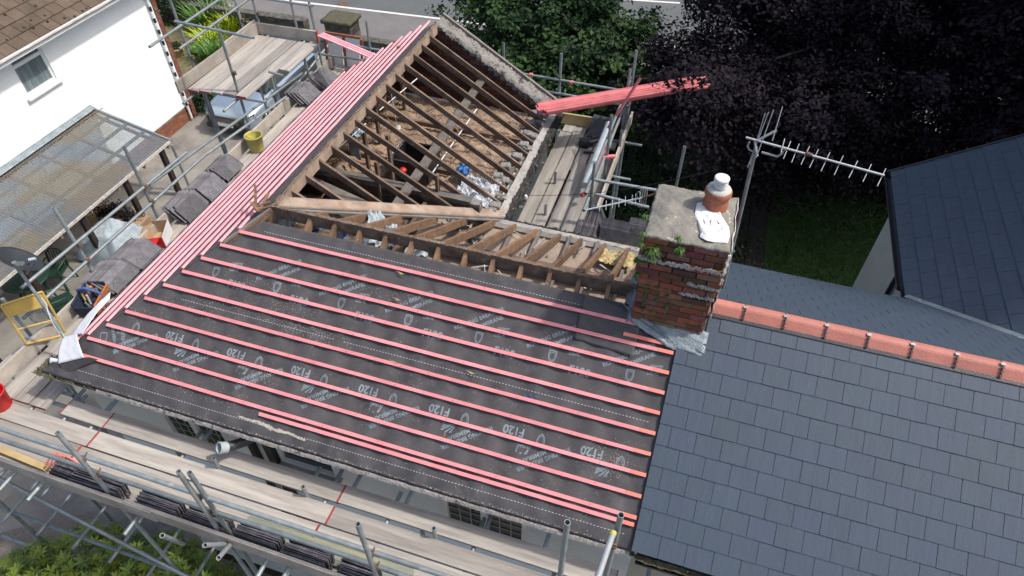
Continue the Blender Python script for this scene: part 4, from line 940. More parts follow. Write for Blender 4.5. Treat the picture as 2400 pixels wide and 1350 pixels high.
def stand_at(px_, py_, X, parent, z0=GZ, zt=None, name='standard'):
    p = PX(px_, py_, X); zt = p.z if zt is None else zt; o = tube(name, (X, p.y, z0), (X, p.y, zt), parent); (coupler((X+.03, p.y, BZ+.35), o, (0, 1, 0)) if zt > BZ+.4 else None); return p
stand_at(508, 55, -3.36, SB); stand_at(395, -10, -4.42, SB); stand_at(548, -10, -4.42, SB); stand_at(584, -30, -4.3, SB); 
for (px_, py_, Y_) in ((676, -20, 6.05), (724, 5, 6.05), (858, 50, 6.4)):
    p = PY(px_, py_, Y_); tube('standard', (p.x, Y_, GZ if px_ < 800 else -4), (p.x, Y_, p.z), SB)
stand_at(634, 175, -3.15, SB); stand_at(712, 127, -2.95, SB); 
a, b = PX(350, 110, -4.38), PX(515, -2, -4.38); d = (b-a); tube('guard_rail', a, a+d*1.6, SB)
a, b = PX(420, 115, -4.38), PX(580, 0, -4.38); d = (b-a); tube('guard_rail', a, a+d*1.5, SB)
a, b = PY(410, 50, 3.75), PY(595, 89, 3.75); tube('guard_rail', a, b, SB)
a, b = PY(560, -12, 6.02), PY(734, 14, 6.02); tube('guard_rail', a, b, SB)
a = PY(735, 108, 6.3); b = PY(1000, 118, 6.3); tube('guard_rail', PY(770, 97, 6.4), PY(905, 120, 6.4), SB); tube('guard_rail', PY(745, 126, 6.3), PY(860, 142, 6.3), SB)
tube('guard_rail', PX(575, 348, -3.3), PX(770, 105, -3.3), SB, r=.022)
tube('transom', (-4.5, 3.72, BZ-.07), (-2.75, 3.72, BZ-.07), SB); tube('transom', (-4.5, 5.7, BZ-.07), (-2.85, 5.7, BZ-.07), SB)
tube('ledger', (-3.36, 3.3, BZ-.12), (-3.36, 6.1, BZ-.12), SB); tube('ledger', (-4.2, 3.3, BZ-.12), (-4.2, 6.1, BZ-.12), SB)
tube('standard', (-4.1, 3.8, GZ), (-4.1, 3.8, BZ-.1), SB); tube('transom', PX(630, 168, -2.9), PX(665, 178, -2.6), SB)
# ---- right rear scaffold
SR = thing('scaffold', 'rear scaffold with dirty boards between the wing and the dark trees', 'scaffold', (2.7, 4.3, GZ))
for i, (x, a, b) in enumerate(((2.34, 2.3, 5.5), (2.575, 2.3, 6.1), (2.82, 2.3, 4.6), (3.05, 2.3, 5.9), (3.27, 2.3, 4.9))):
    board((x, a, PLAT+random.uniform(-.01, .01)), (x+random.uniform(-.01, .01), b, PLAT), (1, 0, 0), SR)
board((2.8, 4.62, PLAT-.03), (2.82, 6.1, PLAT-.03), (1, 0, 0), SR); board((2.36, 5.5, PLAT+.02), (2.36, 6.1, PLAT+.02), (1, 0, 0), SR)
for y in (4.55, 5.4): board((2.2, y+.0, PLAT-.045), (3.3, y+.0, PLAT-.045), (0, 1, 0), SR)
for y in (2.33, 2.58): board((3.4, y, PLAT-.02), (5.3, y, PLAT-.02), (0, 1, 0), SR)
g = MB(); a, b = PZ(1305, 262, -1.62), PZ(1395, 275, -1.62); g.beam(a, b+Vector((.25, .0, 0)), .035, .22); obj('toe_board', g, M['scaf_board_new'], SR, bevel=.003)
g = MB(); g.beam((3.42, 2.7, -1.62), (3.42, 6.2, -1.62), .038, .222); obj('toe_board', g, M['scaf_board'], SR, bevel=.003)
for (px_, py_, Y_) in ((1180, 100, 6.2), (1316, 125, 6.2), (1492, 118, 6.2)):
    p = PY(px_, py_, Y_); o = tube('standard', (p.x, Y_, GZ), (p.x, Y_, p.z), SR); coupler((p.x, Y_, -1.2), o); coupler((p.x, Y_, -1.51), o)
a, b = PY(1178, 165, 6.17), PY(1452, 211, 6.17); tube('guard_rail', a, a+(b-a)*1.12, SR); a, b = PY(1218, 203, 6.17), PY(1450, 244, 6.17); tube('guard_rail', a, a+(b-a)*1.1, SR)
for (px_, py_) in ((1190, 166), (1245, 175), (1340, 193)):
    p = PY(px_, py_, 6.17); g = MB(); g.tube(p-Vector((.03, 0, .005)), p+Vector((.03, 0, .005)), .034, 10); obj('marker_band', g, M['batten_orange'], SR)
for X_, Y_, zt in ((3.33, 3.05, -.7), (3.33, 4.2, -.55), (3.33, 5.75, -.55), (3.42, 5.0, -1.3), (2.62, 3.05, -1.65), (2.55, 3.9, -1.62)):
    tube('standard', (X_, Y_, GZ), (X_, Y_, zt), SR)
p = PY(1605, 343, 4.2); tube('standard', (p.x, 4.2, GZ), (p.x, 4.2, p.z), SR)
tube('guard_rail', (3.3, 2.7, -1.0), (3.3, 6.3, -1.0), SR); tube('guard_rail', (3.3, 2.7, -1.32), (3.3, 6.2, -1.32), SR)
tube('guard_rail', PY(1383, 419, 3.1), PY(1545, 447, 3.1), SR); tube('guard_rail', PY(1395, 455, 3.1), PY(1521, 486, 3.1), SR)
tube('guard_rail', PY(1545, 447, 3.1), PY(1720, 590, 3.1), SR)
for y in (3.2, 4.5, 5.6): tube('transom', (2.1, y, PLAT-.07), (3.75, y, PLAT-.07), SR)
for x in (3.6, 4.7): tube('standard', (x, 2.85, GZ), (x, 2.85, PLAT), SR)

# ================================================================ loose slates in stacks: every slate an object
slate_me = None
def make_slate(w, l, th):
    g = MB(); n = 6
    def edge(t, a): return .004*math.sin(t*17+a)+.003*math.sin(t*41+a*2)
    P = []
    for i in range(n+1): P.append((-w/2+w*i/n, -l/2+edge(i/n, 1)))
    for i in range(1, n): P.append((w/2+edge(i/n, 2), -l/2+l*i/n))
    for i in range(n, -1, -1): P.append((-w/2+w*i/n, l/2+edge(i/n, 3)))
    for i in range(n-1, 0, -1): P.append((-w/2+edge(i/n, 4), -l/2+l*i/n))
    m_ = len(P); g.add([(x, y, -th/2) for x, y in P]+[(x, y, th/2) for x, y in P], [tuple(range(m_))[::-1], tuple(range(m_, 2*m_))]+[(i, (i+1) % m_, m_+(i+1) % m_, m_+i) for i in range(m_)])
    return g
protos = {}
def stack(label, group, p, dirv, n, step, rot, w=.25, l=.45, th=.007, jit=.008):
    """slates on edge or flat: p start, each next one moved by step along dirv; rot = Euler of every slate"""
    p = Vector(p); dv = Vector(dirv).normalized(); key = (w, l, th)
    for i in range(n):
        if key not in protos: o = obj('slate', make_slate(w, l, th), M['slate_old']); protos[key] = o
        else: o = protos[key].copy(); scene.collection.objects.link(o)
        e = Euler((rot[0]+random.uniform(-.02, .02), rot[1]+random.uniform(-.03, .03), rot[2]+random.uniform(-.03, .03)), 'ZYX') if False else Euler((rot[0]+random.uniform(-.03, .03), rot[1]+random.uniform(-.02, .02), rot[2]+random.uniform(-.03, .03)))
        q = p+dv*step*i+Vector((random.uniform(-jit, jit), random.uniform(-jit, jit), random.uniform(-jit, jit)*.5))
        o.matrix_basis = Matrix.Translation(q) @ e.to_matrix().to_4x4()
        tag(o, label, 'slate', group)
PI = math.pi
def lstack(px_, py_, n, label, grp, lean=.75, z=-1.68, L=.019, w=.3, l=.46, rz=0.):
    p = PZ(px_, py_, z)
    for i in range(n):
        if 'l' not in protos: protos['l'] = o = obj('slate', make_slate(w, l, .008), M['slate_old'])
        else: o = protos['l'].copy(); scene.collection.objects.link(o)
        q = p+Vector((-L*i+random.uniform(-.004, .004), random.uniform(-.035, .035)-.006*i, random.uniform(-.016, .016)))
        o.matrix_basis = Matrix.Translation(q) @ Euler((random.uniform(-.02, .02), lean+random.uniform(-.02, .02), rz+random.uniform(-.03, .03))).to_matrix().to_4x4()
        tag(o, label, 'slate', grp)
lstack(452, 482, 13, 'old grey slate leaning in the largest row on the left walkway, beside the canopy post', 'old slates in the largest row of the left walkway')
lstack(500, 438, 12, 'old grey slate in the middle leaning row on the left walkway', 'old slates in the middle row of the left walkway')
lstack(537, 393, 9, 'old dark slate leaning in the row nearest the yellow bucket', 'old slates in the row nearest the yellow bucket', .6)
lstack(723, 218, 13, 'old slate in the leaning row below the loading bay near the gable', 'old slates below the loading bay')
lstack(768, 182, 8, 'old black slate in the last leaning row near the gable end', 'old slates near the gable end of the left walkway', .6)
lstack(278, 650, 15, 'old slate in the pale dusty stack beside the tool bag', 'old slates stacked beside the tool bag', .55)
lstack(335, 597, 13, 'old slate in the stack just in front of the red box', 'old slates stacked in front of the red box', .55)
# front scaffold: slates on edge along the toe board, seen from above as dark lines
xs = [(-1.42, .28), (-.98, .62), (-.18, .5), (.42, .5), (1.02, .5), (1.6, .5), (2.18, .4)]
names = ['beside the orange tape at its left end', 'left of the single tall standard', 'between the two left standards', 'just left of the paired standards', 'just right of the paired standards', 'under the metal deck board', 'left of the right hand standard']
for (x, L_), nm in zip(xs, names):
    stack('old slate on edge, '+nm+', front scaffold', 'old slates on edge on the front scaffold '+nm, (x+.24, -3.185, PLAT+.125), (0, 1, 0), 13, .0125, (PI/2-.1, 0, 0), w=L_, l=.25, jit=.012)
g = MB()
for k in range(5): g.path([(-1.5+.05*k, -3.1, PLAT+.15), (-1.42+.04*k, -3.0+.03*random.random(), PLAT+.28), (-1.25+.03*k, -2.98, PLAT+.2)], .012, 6)
o = obj('barrier_tape', g, M['batten_orange']); tag(o, 'crumpled orange tape at the end of the slate row on the front scaffold', 'tape')
# rear scaffold stacks
def rstack(px_, py_, n, lab, grp, rx=.35, rz=0., w=.5, l=.3, z=-1.62, step=.022, dv=(0, 1, .0)):
    p = PZ(px_, py_, z); stack(lab, grp, p, dv, n, step, (PI/2-rx, 0, rz), w=w, l=l)
rstack(1435, 562, 12, 'blue grey slate leaning behind the open rear slope, left of the chimney', 'slates leaning in the wide row left of the chimney', .55, 0, .42)
rstack(1500, 560, 12, 'blue grey slate in the last row, partly hidden behind the chimney', 'slates in the row partly hidden behind the chimney', .55, 0, .42)
p = PZ(1360, 545, -1.7)
stack('old slate leaning on its side at the corner of the rear scaffold', 'slates leaning sideways on the rear scaffold', (p.x+.06, p.y-.15, -1.68), (1, 0, 0), 12, .022, (0, PI/2-.5, 0), w=.3, l=.5)
stack('old slate in the small row under the short grey aerial', 'slates under the short grey aerial', (p.x+.12, p.y+.30, -1.68), (1, 0, 0), 8, .022, (0, PI/2-.4, 0), w=.3, l=.45)
p = PZ(1415, 300, -1.65); stack('old slate in the stack at the far end of the rear scaffold', 'slates at the far end of the rear scaffold', (p.x-.05, p.y-.05, -1.68), (0, 1, 0), 10, .022, (PI/2-.7, 0, -.15), w=.42, l=.3)

# ================================================================ white neighbour house and its corrugated lean-to
NH = thing('house', 'bright white rendered neighbour house with brown tiled roof and small upstairs window', 'house', (-13, 4, GZ))
NX = -10.8
g = MB()
wy0, wy1, wz0, wz1 = 5.2, 6.12, -3.32, -2.36
g.box(NX-.25, -6, GZ+.5, NX, wy0, -2.2); g.box(NX-.25, wy1, GZ+.5, NX, 9.86, -2.2); g.box(NX-.25, wy0, GZ+.5, NX, wy1, wz0); g.box(NX-.25, wy0, wz1, NX, wy1, -2.2)
g.box(-16, 9.6, GZ+.5, NX-.25, 9.86, -2.2); obj('wall', g, M['wall_white'], NH)
g = MB(); g.box(NX-.27, -6, GZ, NX-.02, 9.86, GZ+.5); g.box(NX-.1, 9.862, GZ, NX+.02, 10.0, -2.2); br = obj('plinth', g, M['mortar'], NH)
g = MB(); brick_face(g, (NX-.03, -2, GZ), (0, 1, 0), (1, 0, 0), 11.9, 0, .5, dep=.02, pal=[(.5, .2, .12), (.42, .16, .1)]); brick_face(g, (NX+.02, 9.862, GZ), (0, 1, 0), (1, 0, 0), .14, 0, 4.3, dep=.02, pal=[(.45, .18, .11), (.38, .14, .09)], bw=.1); obj('brickwork', g, M['brick'], br)
f = MB(); X0, X1 = NX-.12, NX-.05
for a in ((wy0, wz0, wy0+.06, wz1), (wy1-.06, wz0, wy1, wz1), (wy0+.06, wz0, wy1-.06, wz0+.06), (wy0+.06, wz1-.06, wy1-.06, wz1), (wy0+.06, wz1-.28, wy1-.06, wz1-.2)): f.box(X0, a[0], a[1], X1, a[2], a[3])
w = obj('window', f, M['upvc'], NH, bevel=.004)
g = MB(); g.box(NX-.1, wy0+.06, wz0+.06, NX-.085, wy1-.06, wz1-.06); obj('pane', g, M['glass_curtain'], w)
g = MB(); g.box(NX-.05, wy0-.08, wz0-.06, NX+.09, wy1+.08, wz0-.002); obj('sill', g, M['upvc'], w, bevel=.004)
g = MB(); g.tube((NX+.07, 9.7, GZ+.1), (NX+.07, 9.7, -2.25), .035, 10); dp = obj('downpipe', g, M['upvc'], NH)
g = MB()
for k in range(12):
    g = MB(); g.tube((NX+.07, 9.7, GZ+.55+k*.33), (NX+.07, 9.7, GZ+.68+k*.33), .038, 10); obj('bracket', g, M['black'], dp)
# roof, tiles with stepped courses
EX, EZ2, PT = -10.36, -2.1, .62
cP = 1/math.sqrt(1+PT*PT); sP = PT*cP
g = MB()
for r in range(24):
    s0, s1 = r*.3, r*.3+.34; y = -6+(r % 2)*.16
    while y < 10.1:
        v_ = random.uniform(.8, 1.15); g.cur = (v_, v_, v_); j = random.uniform(-.006, .006)
        b0 = Vector((EX-s0*cP, 0, EZ2+s0*sP)); b1 = Vector((EX-s1*cP, 0, EZ2+s1*sP)); up = Vector((sP, 0, cP))
        ya, yb = y+.004, min(y+.322, 10.1)
        P = [b0+up*(.05+j), b0+up*(.05+j), b1+up*.02, b1+up*.02]; yy = [ya, yb, yb, ya]
        top = [Vector((p.x, q, p.z)) for p, q in zip(P, yy)]
        g.box8(top[1]-top[0], top[3]-top[0], up*-.035, top[0]); y += .33
g.cur = None
nr = obj('roof', g, M['tile_brown'], NH)
mo = MB()
for k in range(420):
    s = random.uniform(0, 5); y = random.uniform(-1, 10); r = int(s/.3); s = r*.3+random.choice((random.uniform(0, .06), random.uniform(0, .3))); q = random.uniform(.012, .04)
    b0 = Vector((EX-s*cP, y, EZ2+s*sP))+Vector((sP, 0, cP))*.05
    mo.lathe(b0, [(q*1.0, -.01), (q*.9, .012), (q*.4, .024)], 6, (sP, 0, cP), 1, 1)
obj('moss', mo, M['soil'], nr)['kind'] = 'stuff'
g = MB(); g.box(EX-.02, -6, EZ2-.12, EX+.03, 10.1, EZ2+.03); obj('fascia', g, M['upvc'], NH)
g = MB(); g.box(NX, -6, EZ2-.12, EX-.02, 10.1, EZ2-.1); obj('soffit', g, M['upvc'], NH)
g = MB(); g.grid(lambda u, v: (EX+.03+.07*v, -6+16.1*u, EZ2+.0-.03*math.sin(math.pi*v)+.004*rng.normal()), 80, 4); obj('gutter', g, M['mortar_pale'], NH)

CN = thing('canopy', 'corrugated see-through lean-to roof with rusty timbers against the white house', 'canopy', (-9.6, 3, GZ))
cy0, cy1 = -2.2, 6.62
def zc(x): return -4.43-(x-NX)*.255
cor = bpy.data.materials.new('corrugated'); cor.use_nodes = True; N_ = cor.node_tree.nodes; L_ = cor.node_tree.links; b_ = N_['Principled BSDF']
b_.inputs['Roughness'].default_value = .28; b_.inputs['Specular IOR Level'].default_value = .6
tc = N_.new('ShaderNodeTexCoord'); n_ = N_.new('ShaderNodeTexNoise'); n_.inputs['Scale'].default_value = .9; n_.inputs['Detail'].default_value = 6; L_.new(tc.outputs['Object'], n_.inputs[0])
cr = N_.new('ShaderNodeValToRGB'); L_.new(n_.outputs[0], cr.inputs[0]); e = cr.color_ramp.elements; e[0].position = .38; e[0].color = (.14, .18, .22, 1); e[1].position = .6; e[1].color = (.17, .155, .125, 1)
L_.new(cr.outputs[0], b_.inputs['Base Color']); ar = N_.new('ShaderNodeMapRange'); ar.inputs[1].default_value = .4; ar.inputs[2].default_value = .62; ar.inputs[3].default_value = .62; ar.inputs[4].default_value = .86; L_.new(n_.outputs[0], ar.inputs[0]); L_.new(ar.outputs[0], b_.inputs['Alpha'])
g = MB(); nn_ = int((cy1-cy0)/.076*6)
g.grid(lambda u, v: (NX+.02+2.2*v, cy0+(cy1-cy0)*u, zc(NX+2.2*v)+.012*math.cos(2*math.pi*(cy0+(cy1-cy0)*u)/.076)), nn_, 6); obj('corrugated_sheet', g, cor, CN)
for x in (NX+.45, NX+.95, NX+1.45, NX+1.95):
    g = MB(); g.beam((x, cy0, zc(x)-.02), (x, cy1, zc(x)-.02), .05, .07); obj('purlin', g, M['board_old'], CN)
for y in [6.55-.95*k for k in range(9)]:
    g = MB(); g.beam((NX+.02, y, zc(NX)-.09), (NX+2.2, y, zc(NX+2.2)-.09), .05, .1); obj('rafter', g, M['board_old'], CN)
g = MB(); g.beam((NX+2.22, cy0, zc(NX+2.2)+.025), (NX+2.22, cy1, zc(NX+2.2)+.025), .025, .075); obj('fascia', g, M['mortar_white'], CN)
g = MB(); g.beam((NX+.0, cy1+.02, zc(NX)+.03), (NX+2.24, cy1+.02, zc(NX+2.2)+.04), .05, .1); obj('barge_board', g, M['galv'], CN)
g = MB(); g.grid(lambda u, v: (NX+.0+.16*v, cy0+(cy1-cy0)*u, zc(NX)+.11-.07*v+.004*noise2(u*40, v*3)), 120, 4); obj('flashing', g, M['lead'], CN, solid=.004)
g = MB()
for k in range(150): 
    y = cy0+k*.06; g.lathe((NX+.2+random.uniform(-.02, .02), y, zc(NX+.2)+.01), [(.02, 0), (.015, .02)], 6)
obj('moss', g, M['rust'], CN)['kind'] = 'stuff'
for y in (6.35, 4.95, 3.45, 1.7, .1): 
    g = MB(); g.box(NX+2.02, y-.06, GZ, NX+2.14, y+.06, zc(NX+2.1)-.1); obj('post', g, M['brownpost'], CN)
g = MB(); g.tube((NX+2.25, 6.6, GZ), (NX+2.25, 6.6, zc(NX+2.2)-.1), .035, 10); obj('downpipe', g, M['galv'], CN)

# ================================================================ parked car
car = thing('car', 'silver blue car parked nose first under the raised loading bay', 'car', (-9.15, 11.8, GZ))
cxm = -9.05; cy_f = 9.3
def car_body():
    g = MB()
    # stations: y, half width, z bottom, z shoulder, z top(centre)
    S = [(0.0, .55, .38, .60, .64), (.06, .74, .26, .70, .76), (.2, .86, .22, .78, .86), (.5, .915, .2, .86, .94), (1.0, .925, .2, .93, 1.0), (1.35, .925, .2, .97, 1.03), (2.2, .93, .2, 1.0, 1.03), (3.4, .93, .2, 1.02, 1.05), (4.1, .90, .24, 1.0, 1.03), (4.3, .8, .35, .9, .95)]
    n = 14; rings = []
    for y, hw, zb, zs, zt in S:
        for k in range(n):
            t = k/(n-1); 
            if t < .2: x = hw*(-.97-.03*t/.2); z = zb+(zs-zb)*.5*(t/.2)
            elif t < .35: x = -hw*(1-.04*((t-.2)/.15)**2); z = zb+(zs-zb)*(.5+.5*(t-.2)/.15)
            elif t <= .65: q = (t-.35)/.3; x = hw*(-.93+1.86*q); z = zs+(zt-zs)*math.sin(math.pi*q)**.5
            elif t <= .8: x = hw*(1-.04*((.8-t)/.15)**2); z = zb+(zs-zb)*(.5+.5*(.8-t)/.15)
            else: x = hw*(.97+.03*(1-t)/.2); z = zb+(zs-zb)*.5*((1-t)/.2)
            rings.append((cxm+x, cy_f+y, GZ+z))
    g.add(rings, [(i*n+k, (i+1)*n+k, (i+1)*n+k+1, i*n+k+1) for i in range(len(S)-1) for k in range(n-1)], True)
    g.add(rings[:n], [tuple(range(n))]); g.add(rings[-n:], [tuple(range(n))[::-1]])
    return g
cb = obj('body', car_body(), M['carpaint'], car, subs=1, recalc=True)
def loft(P0, P1):  # two quads (bottom ring, top ring)
    g = MB(); g.add(list(P0)+list(P1), [(0, 1, 5, 4), (1, 2, 6, 5), (2, 3, 7, 6), (3, 0, 4, 7), (4, 5, 6, 7)]); return g
b0 = [(cxm-.80, cy_f+1.15, GZ+1.0), (cxm+.80, cy_f+1.15, GZ+1.0), (cxm+.80, cy_f+4.15, GZ+1.0), (cxm-.80, cy_f+4.15, GZ+1.0)]
b1 = [(cxm-.60, cy_f+1.95, GZ+1.5), (cxm+.60, cy_f+1.95, GZ+1.5), (cxm+.60, cy_f+3.6, GZ+1.5), (cxm-.60, cy_f+3.6, GZ+1.5)]
obj('windscreen', loft(b0, b1), M['glass'], car, bevel=.05)
g = MB(); g.grid(lambda u, v: (cxm-.64+1.28*u, cy_f+1.9+1.85*v, GZ+1.5+.05*math.sin(math.pi*u)), 8, 8); obj('roof', g, M['cardark'], car, solid=.03)
for sx in (-1, 1):
    for dy in (.85, 3.45):
        g = MB(); g.lathe((cxm+sx*.80, cy_f+dy, GZ+.34), [(.2, -.11), (.33, -.1), (.345, -.06), (.345, .06), (.33, .12), (.22, .125)], 28, (sx, 0, 0)); wh = obj('wheel', g, M['tyre'], car)
        g = MB()
        for k in range(5):
            a = k*2*PI/5; g.beam((cxm+sx*.925, cy_f+dy, GZ+.34), (cxm+sx*.925, cy_f+dy+.2*math.cos(a), GZ+.34+.2*math.sin(a)), .05, .02, (1, 0, 0))
        g.lathe((cxm+sx*.80, cy_f+dy, GZ+.34), [(.205, .1), (.225, .128), (.205, .128)], 24, (sx, 0, 0)); obj('rim', g, M['chrome'], wh)
    g = MB(); g.prism([(cxm+sx*.5, cy_f+.03, GZ+.70), (cxm+sx*.8, cy_f+.16, GZ+.74), (cxm+sx*.86, cy_f+.34, GZ+.80), (cxm+sx*.84, cy_f+.3, GZ+.70), (cxm+sx*.52, cy_f+.01, GZ+.63)], (0, -.03, .01)); obj('headlight', g, M['glass'], car)
    g = MB(); g.lathe((cxm+sx*1.0, cy_f+1.45, GZ+1.03), [(.0, -.05), (.08, -.03), (.1, .02), (.05, .06), (.0, .065)], 14); g.beam((cxm+sx*.85, cy_f+1.45, GZ+1.02), (cxm+sx*1.0, cy_f+1.45, GZ+1.04), .05, .03); obj('wing_mirror', g, M['cardark'], car)
g = MB(); g.box(cxm-.62, cy_f-.06, GZ+.40, cxm+.62, cy_f+.06, GZ+.66); gr = obj('grille', g, M['black'], car, bevel=.02)
g = MB()
for k in range(22): g.box(cxm-.50+k*.0467, cy_f-.072, GZ+.51, cxm-.49+k*.0467, cy_f-.062, GZ+.64)
obj('grille_bar', g, M['chrome'], gr)
g = MB(); g.box(cxm-.26, cy_f-.085, GZ+.39, cxm+.26, cy_f-.062, GZ+.50); obj('number_plate', g, M['whitecap'], car)
g = MB(); g.box(cxm-.76, cy_f-.03, GZ+.22, cxm+.76, cy_f+.16, GZ+.36); obj('bumper_grille', g, M['black'], car, bevel=.02)
g = MB(); g.grid(lambda u, v: (cxm+.927+.003*0, cy_f+1.3+2.6*u, GZ+.35+.6*v), 2, 2); obj('door', g, M['cardark'], car, solid=.01)
g = MB(); g.box(cxm+.93, cy_f+2.1, GZ+.78, cxm+.96, cy_f+2.28, GZ+.81); obj('door_handle', g, M['chrome'], car, bevel=.006)

# ================================================================ vegetation
def tree(name, label, cat, base, blobs, nclump, per, spread, leafsize, mt, trunk_r, limbs, asp=.55, up=.5, shell=.6, group=None, droop=0., top=None, extra=None):
    t = thing(name, label, cat, base, group); base = Vector(base)
    g = MB(); top = Vector(top or blobs[0][:3]); mid = base.lerp(top, .55)+Vector((.15, -.1, 0))
    g.tube(base, mid, trunk_r, 12, trunk_r*.7); g.tube(mid, top, trunk_r*.7, 10, trunk_r*.25)
    tr = obj('trunk', g, M['branch'], t)
    for k in range(limbs):
        big = [q for q in blobs if q[3] > .6] or blobs; b = big[k % len(big)]; d = Vector(rng.normal(size=3)).normalized(); q = Vector(b[:3])+Vector((d.x*b[3], d.y*b[4], d.z*b[5]))*(.35 if extra else .7)
        p = base.lerp(mid, random.uniform(.55, .9)) if extra else mid.lerp(top, random.uniform(0, .3)); m1 = p.lerp(q, .5)+Vector((0, 0, .3))
        gg = MB(); gg.tube(p, m1, trunk_r*.16, 7, trunk_r*.1); gg.tube(m1, q, trunk_r*.1, 6, trunk_r*.02); obj('limb', gg, M['branch'], t)
    C, Nn, Rr = crown_points(blobs, nclump, per, spread, up, shell, droop)
    if extra:
        C2, N2, R2 = crown_points(extra, 1500, 60, .35, up, .3, droop); C = np.concatenate([C, C2]); Nn = np.concatenate([Nn, N2]); Rr = np.concatenate([Rr, R2])
    leaves('crown', C, Nn, leafsize, M[mt], t, asp, Rr)
    return t
beech_shade_top = [(10.5, 15.5, 5.0, 6.0, 3.6, 4.0), (5.5, 15.0, 5.5, 3.6, 3.0, 3.0), (15.0, 9.5, 5.5, 3.8, 4.2, 3.0), (12.2, 6.8, 5.8, 2.0, 1.8, 1.6), (13.6, 5.0, 5.9, 2.6, 2.4, 1.5)]  # unseen upper crown, blobs added out of view to shade lower leaves and rear roof
beech = beech_shade_top+[(8.6, 14.5, -1.6, 4.6, 3.6, 3.4), (5.9, 12.4, -3.2, 2.4, 2.4, 2.4), (12.5, 14.0, -1.0, 4.5, 4, 3.4), (9.5, 11.2, -3.2, 3.4, 2.2, 2.2), (12.6, 10.6, -1.6, 3.2, 3.0, 2.6), (7.2, 15.8, -1.5, 3.2, 3.2, 2.8), (4.35, 6.0, -.72, .28, .2, .2), (4.4, 8.6, -2.3, 1.4, 1.6, 1.2), (6.6, 9.6, -3.4, 2.4, 1.6, 1.5)]
tree('copper_beech', 'large copper beech tree with very dark purple leaves filling the top right', 'tree', (9.5, 14, GZ), beech[3:], 4300, 80, .22, .12, 'beech', .45, 9, up=.45, shell=.35, droop=.25, top=(11, 15.5, 3.5), extra=beech_shade_top)
gt = [(-.2, 12.0, -3.2, 2.5, 2.2, 2.3), (1.3, 11.0, -3.6, 2.1, 2.0, 2.0), (-.6, 14.2, -3.6, 2.0, 1.8, 2.0), (2.2, 11.6, -4.8, 1.4, 1.3, 1.3), (.6, 9.6, -4.2, 2.0, 1.4, 1.5)]
tree('green_tree', 'dense leafy green tree between the gable end and the road', 'tree', (.6, 11.8, GZ), gt, 1100, 60, .17, .15, 'green', .25, 10, up=.5, shell=.6)
tree('sapling', 'thin dark leaved shoots in front of the road between green tree and copper beech', 'tree', (2.9, 14.6, GZ), [(2.6, 14.3, -4.3, .7, .6, 1.5)], 30, 30, .14, .12, 'darkgreen', .05, 3)
for i, (x, y, rx, ry, rz, lab) in enumerate(((4.6, 7.2, 2.0, 1.8, 1.1, 'dark ivy covered shrub behind the rear scaffold, left of the garden path'), (3.4, 9.6, 1.8, 1.4, 1.5, 'dark green shrub at the foot of the green tree'), (8.6, 12.6, 3.0, .8, 1.5, 'dark hedge at the far end of the shaded lawn'), (5.2, 4.6, .7, 1.5, .8, 'low dark shrub under the rear scaffold beside the path'))):
    s = thing('shrub', lab, 'shrub', (x, y, GZ)); C, Nn, Rr = crown_points([(x, y, GZ+rz*.6, rx, ry, rz)], int(220*rx), 45, .16, .5, .5); leaves('foliage', C, Nn, .08, M['darkgreen'], s, .6, Rr*.8)
    g = MB(); g.tube((x, y, GZ), (x, y, GZ+rz), .05, 8, .02); obj('stem', g, M['branch'], s)
# rhododendron by the front scaffold: whorls of long leaves
def whorls(name, label, blobs, n, L, mt, asp=.28, k=9, base=None, cat='shrub', dry=0):
    t = thing(name, label, cat, base); cen, nr_, dr, rn = [], [], [], []
    for i in range(n):
        b = blobs[rng.integers(len(blobs))]; d = rng.normal(size=3); d[2] = abs(d[2])*1.2; d /= np.linalg.norm(d); r = rng.uniform(.7, 1.05)
        c = np.array(b[:3])+d*np.array(b[3:])*r; ax = d*.5+np.array([0, 0, .9])+rng.normal(size=3)*.25; ax /= np.linalg.norm(ax); a = np.cross(ax, [1, 0, 0]); a /= np.linalg.norm(a); bb = np.cross(ax, a); rr = rng.uniform()
        for q in range(k):
            an = q*2*math.pi/k+rng.uniform(0, .4); dd = a*math.cos(an)+bb*math.sin(an)+ax*rng.uniform(.1, .6); dd /= np.linalg.norm(dd)
            cen.append(c+dd*L*.5); dr.append(dd); nn = ax-dd*(ax@dd); nr_.append(nn/np.linalg.norm(nn)); rn.append(np.clip(rr*.75+rng.uniform(0, .25), 0, 1))
    leaves('foliage', np.array(cen), np.array(nr_), L, M[mt], t, asp, np.array(rn), np.array(dr))
    g = MB()
    for b in blobs:
        g.tube(base, Vector(b[:3]), .035, 7, .015)
    obj('stem', g, M['branch'], t); return t
whorls('rhododendron', 'glossy rhododendron bush with yellow green tips below the front scaffold', [(-2.6, -3.6, -5.4, 1.2, 1.0, .9), (-1.4, -3.3, -5.3, 1.1, .9, .95), (-.4, -3.4, -5.5, 1.0, .8, .8), (-3.3, -4.4, -5.7, 1.0, .9, .7), (-2.0, -4.2, -5.6, 1.2, .8, .8), (.6, -3.5, -5.8, .8, .7, .6), (-3.0, -4.0, -5.2, .9, .8, .8)], 3200, .135, 'rhodo', base=Vector((-1.8, -3.8, GZ)))
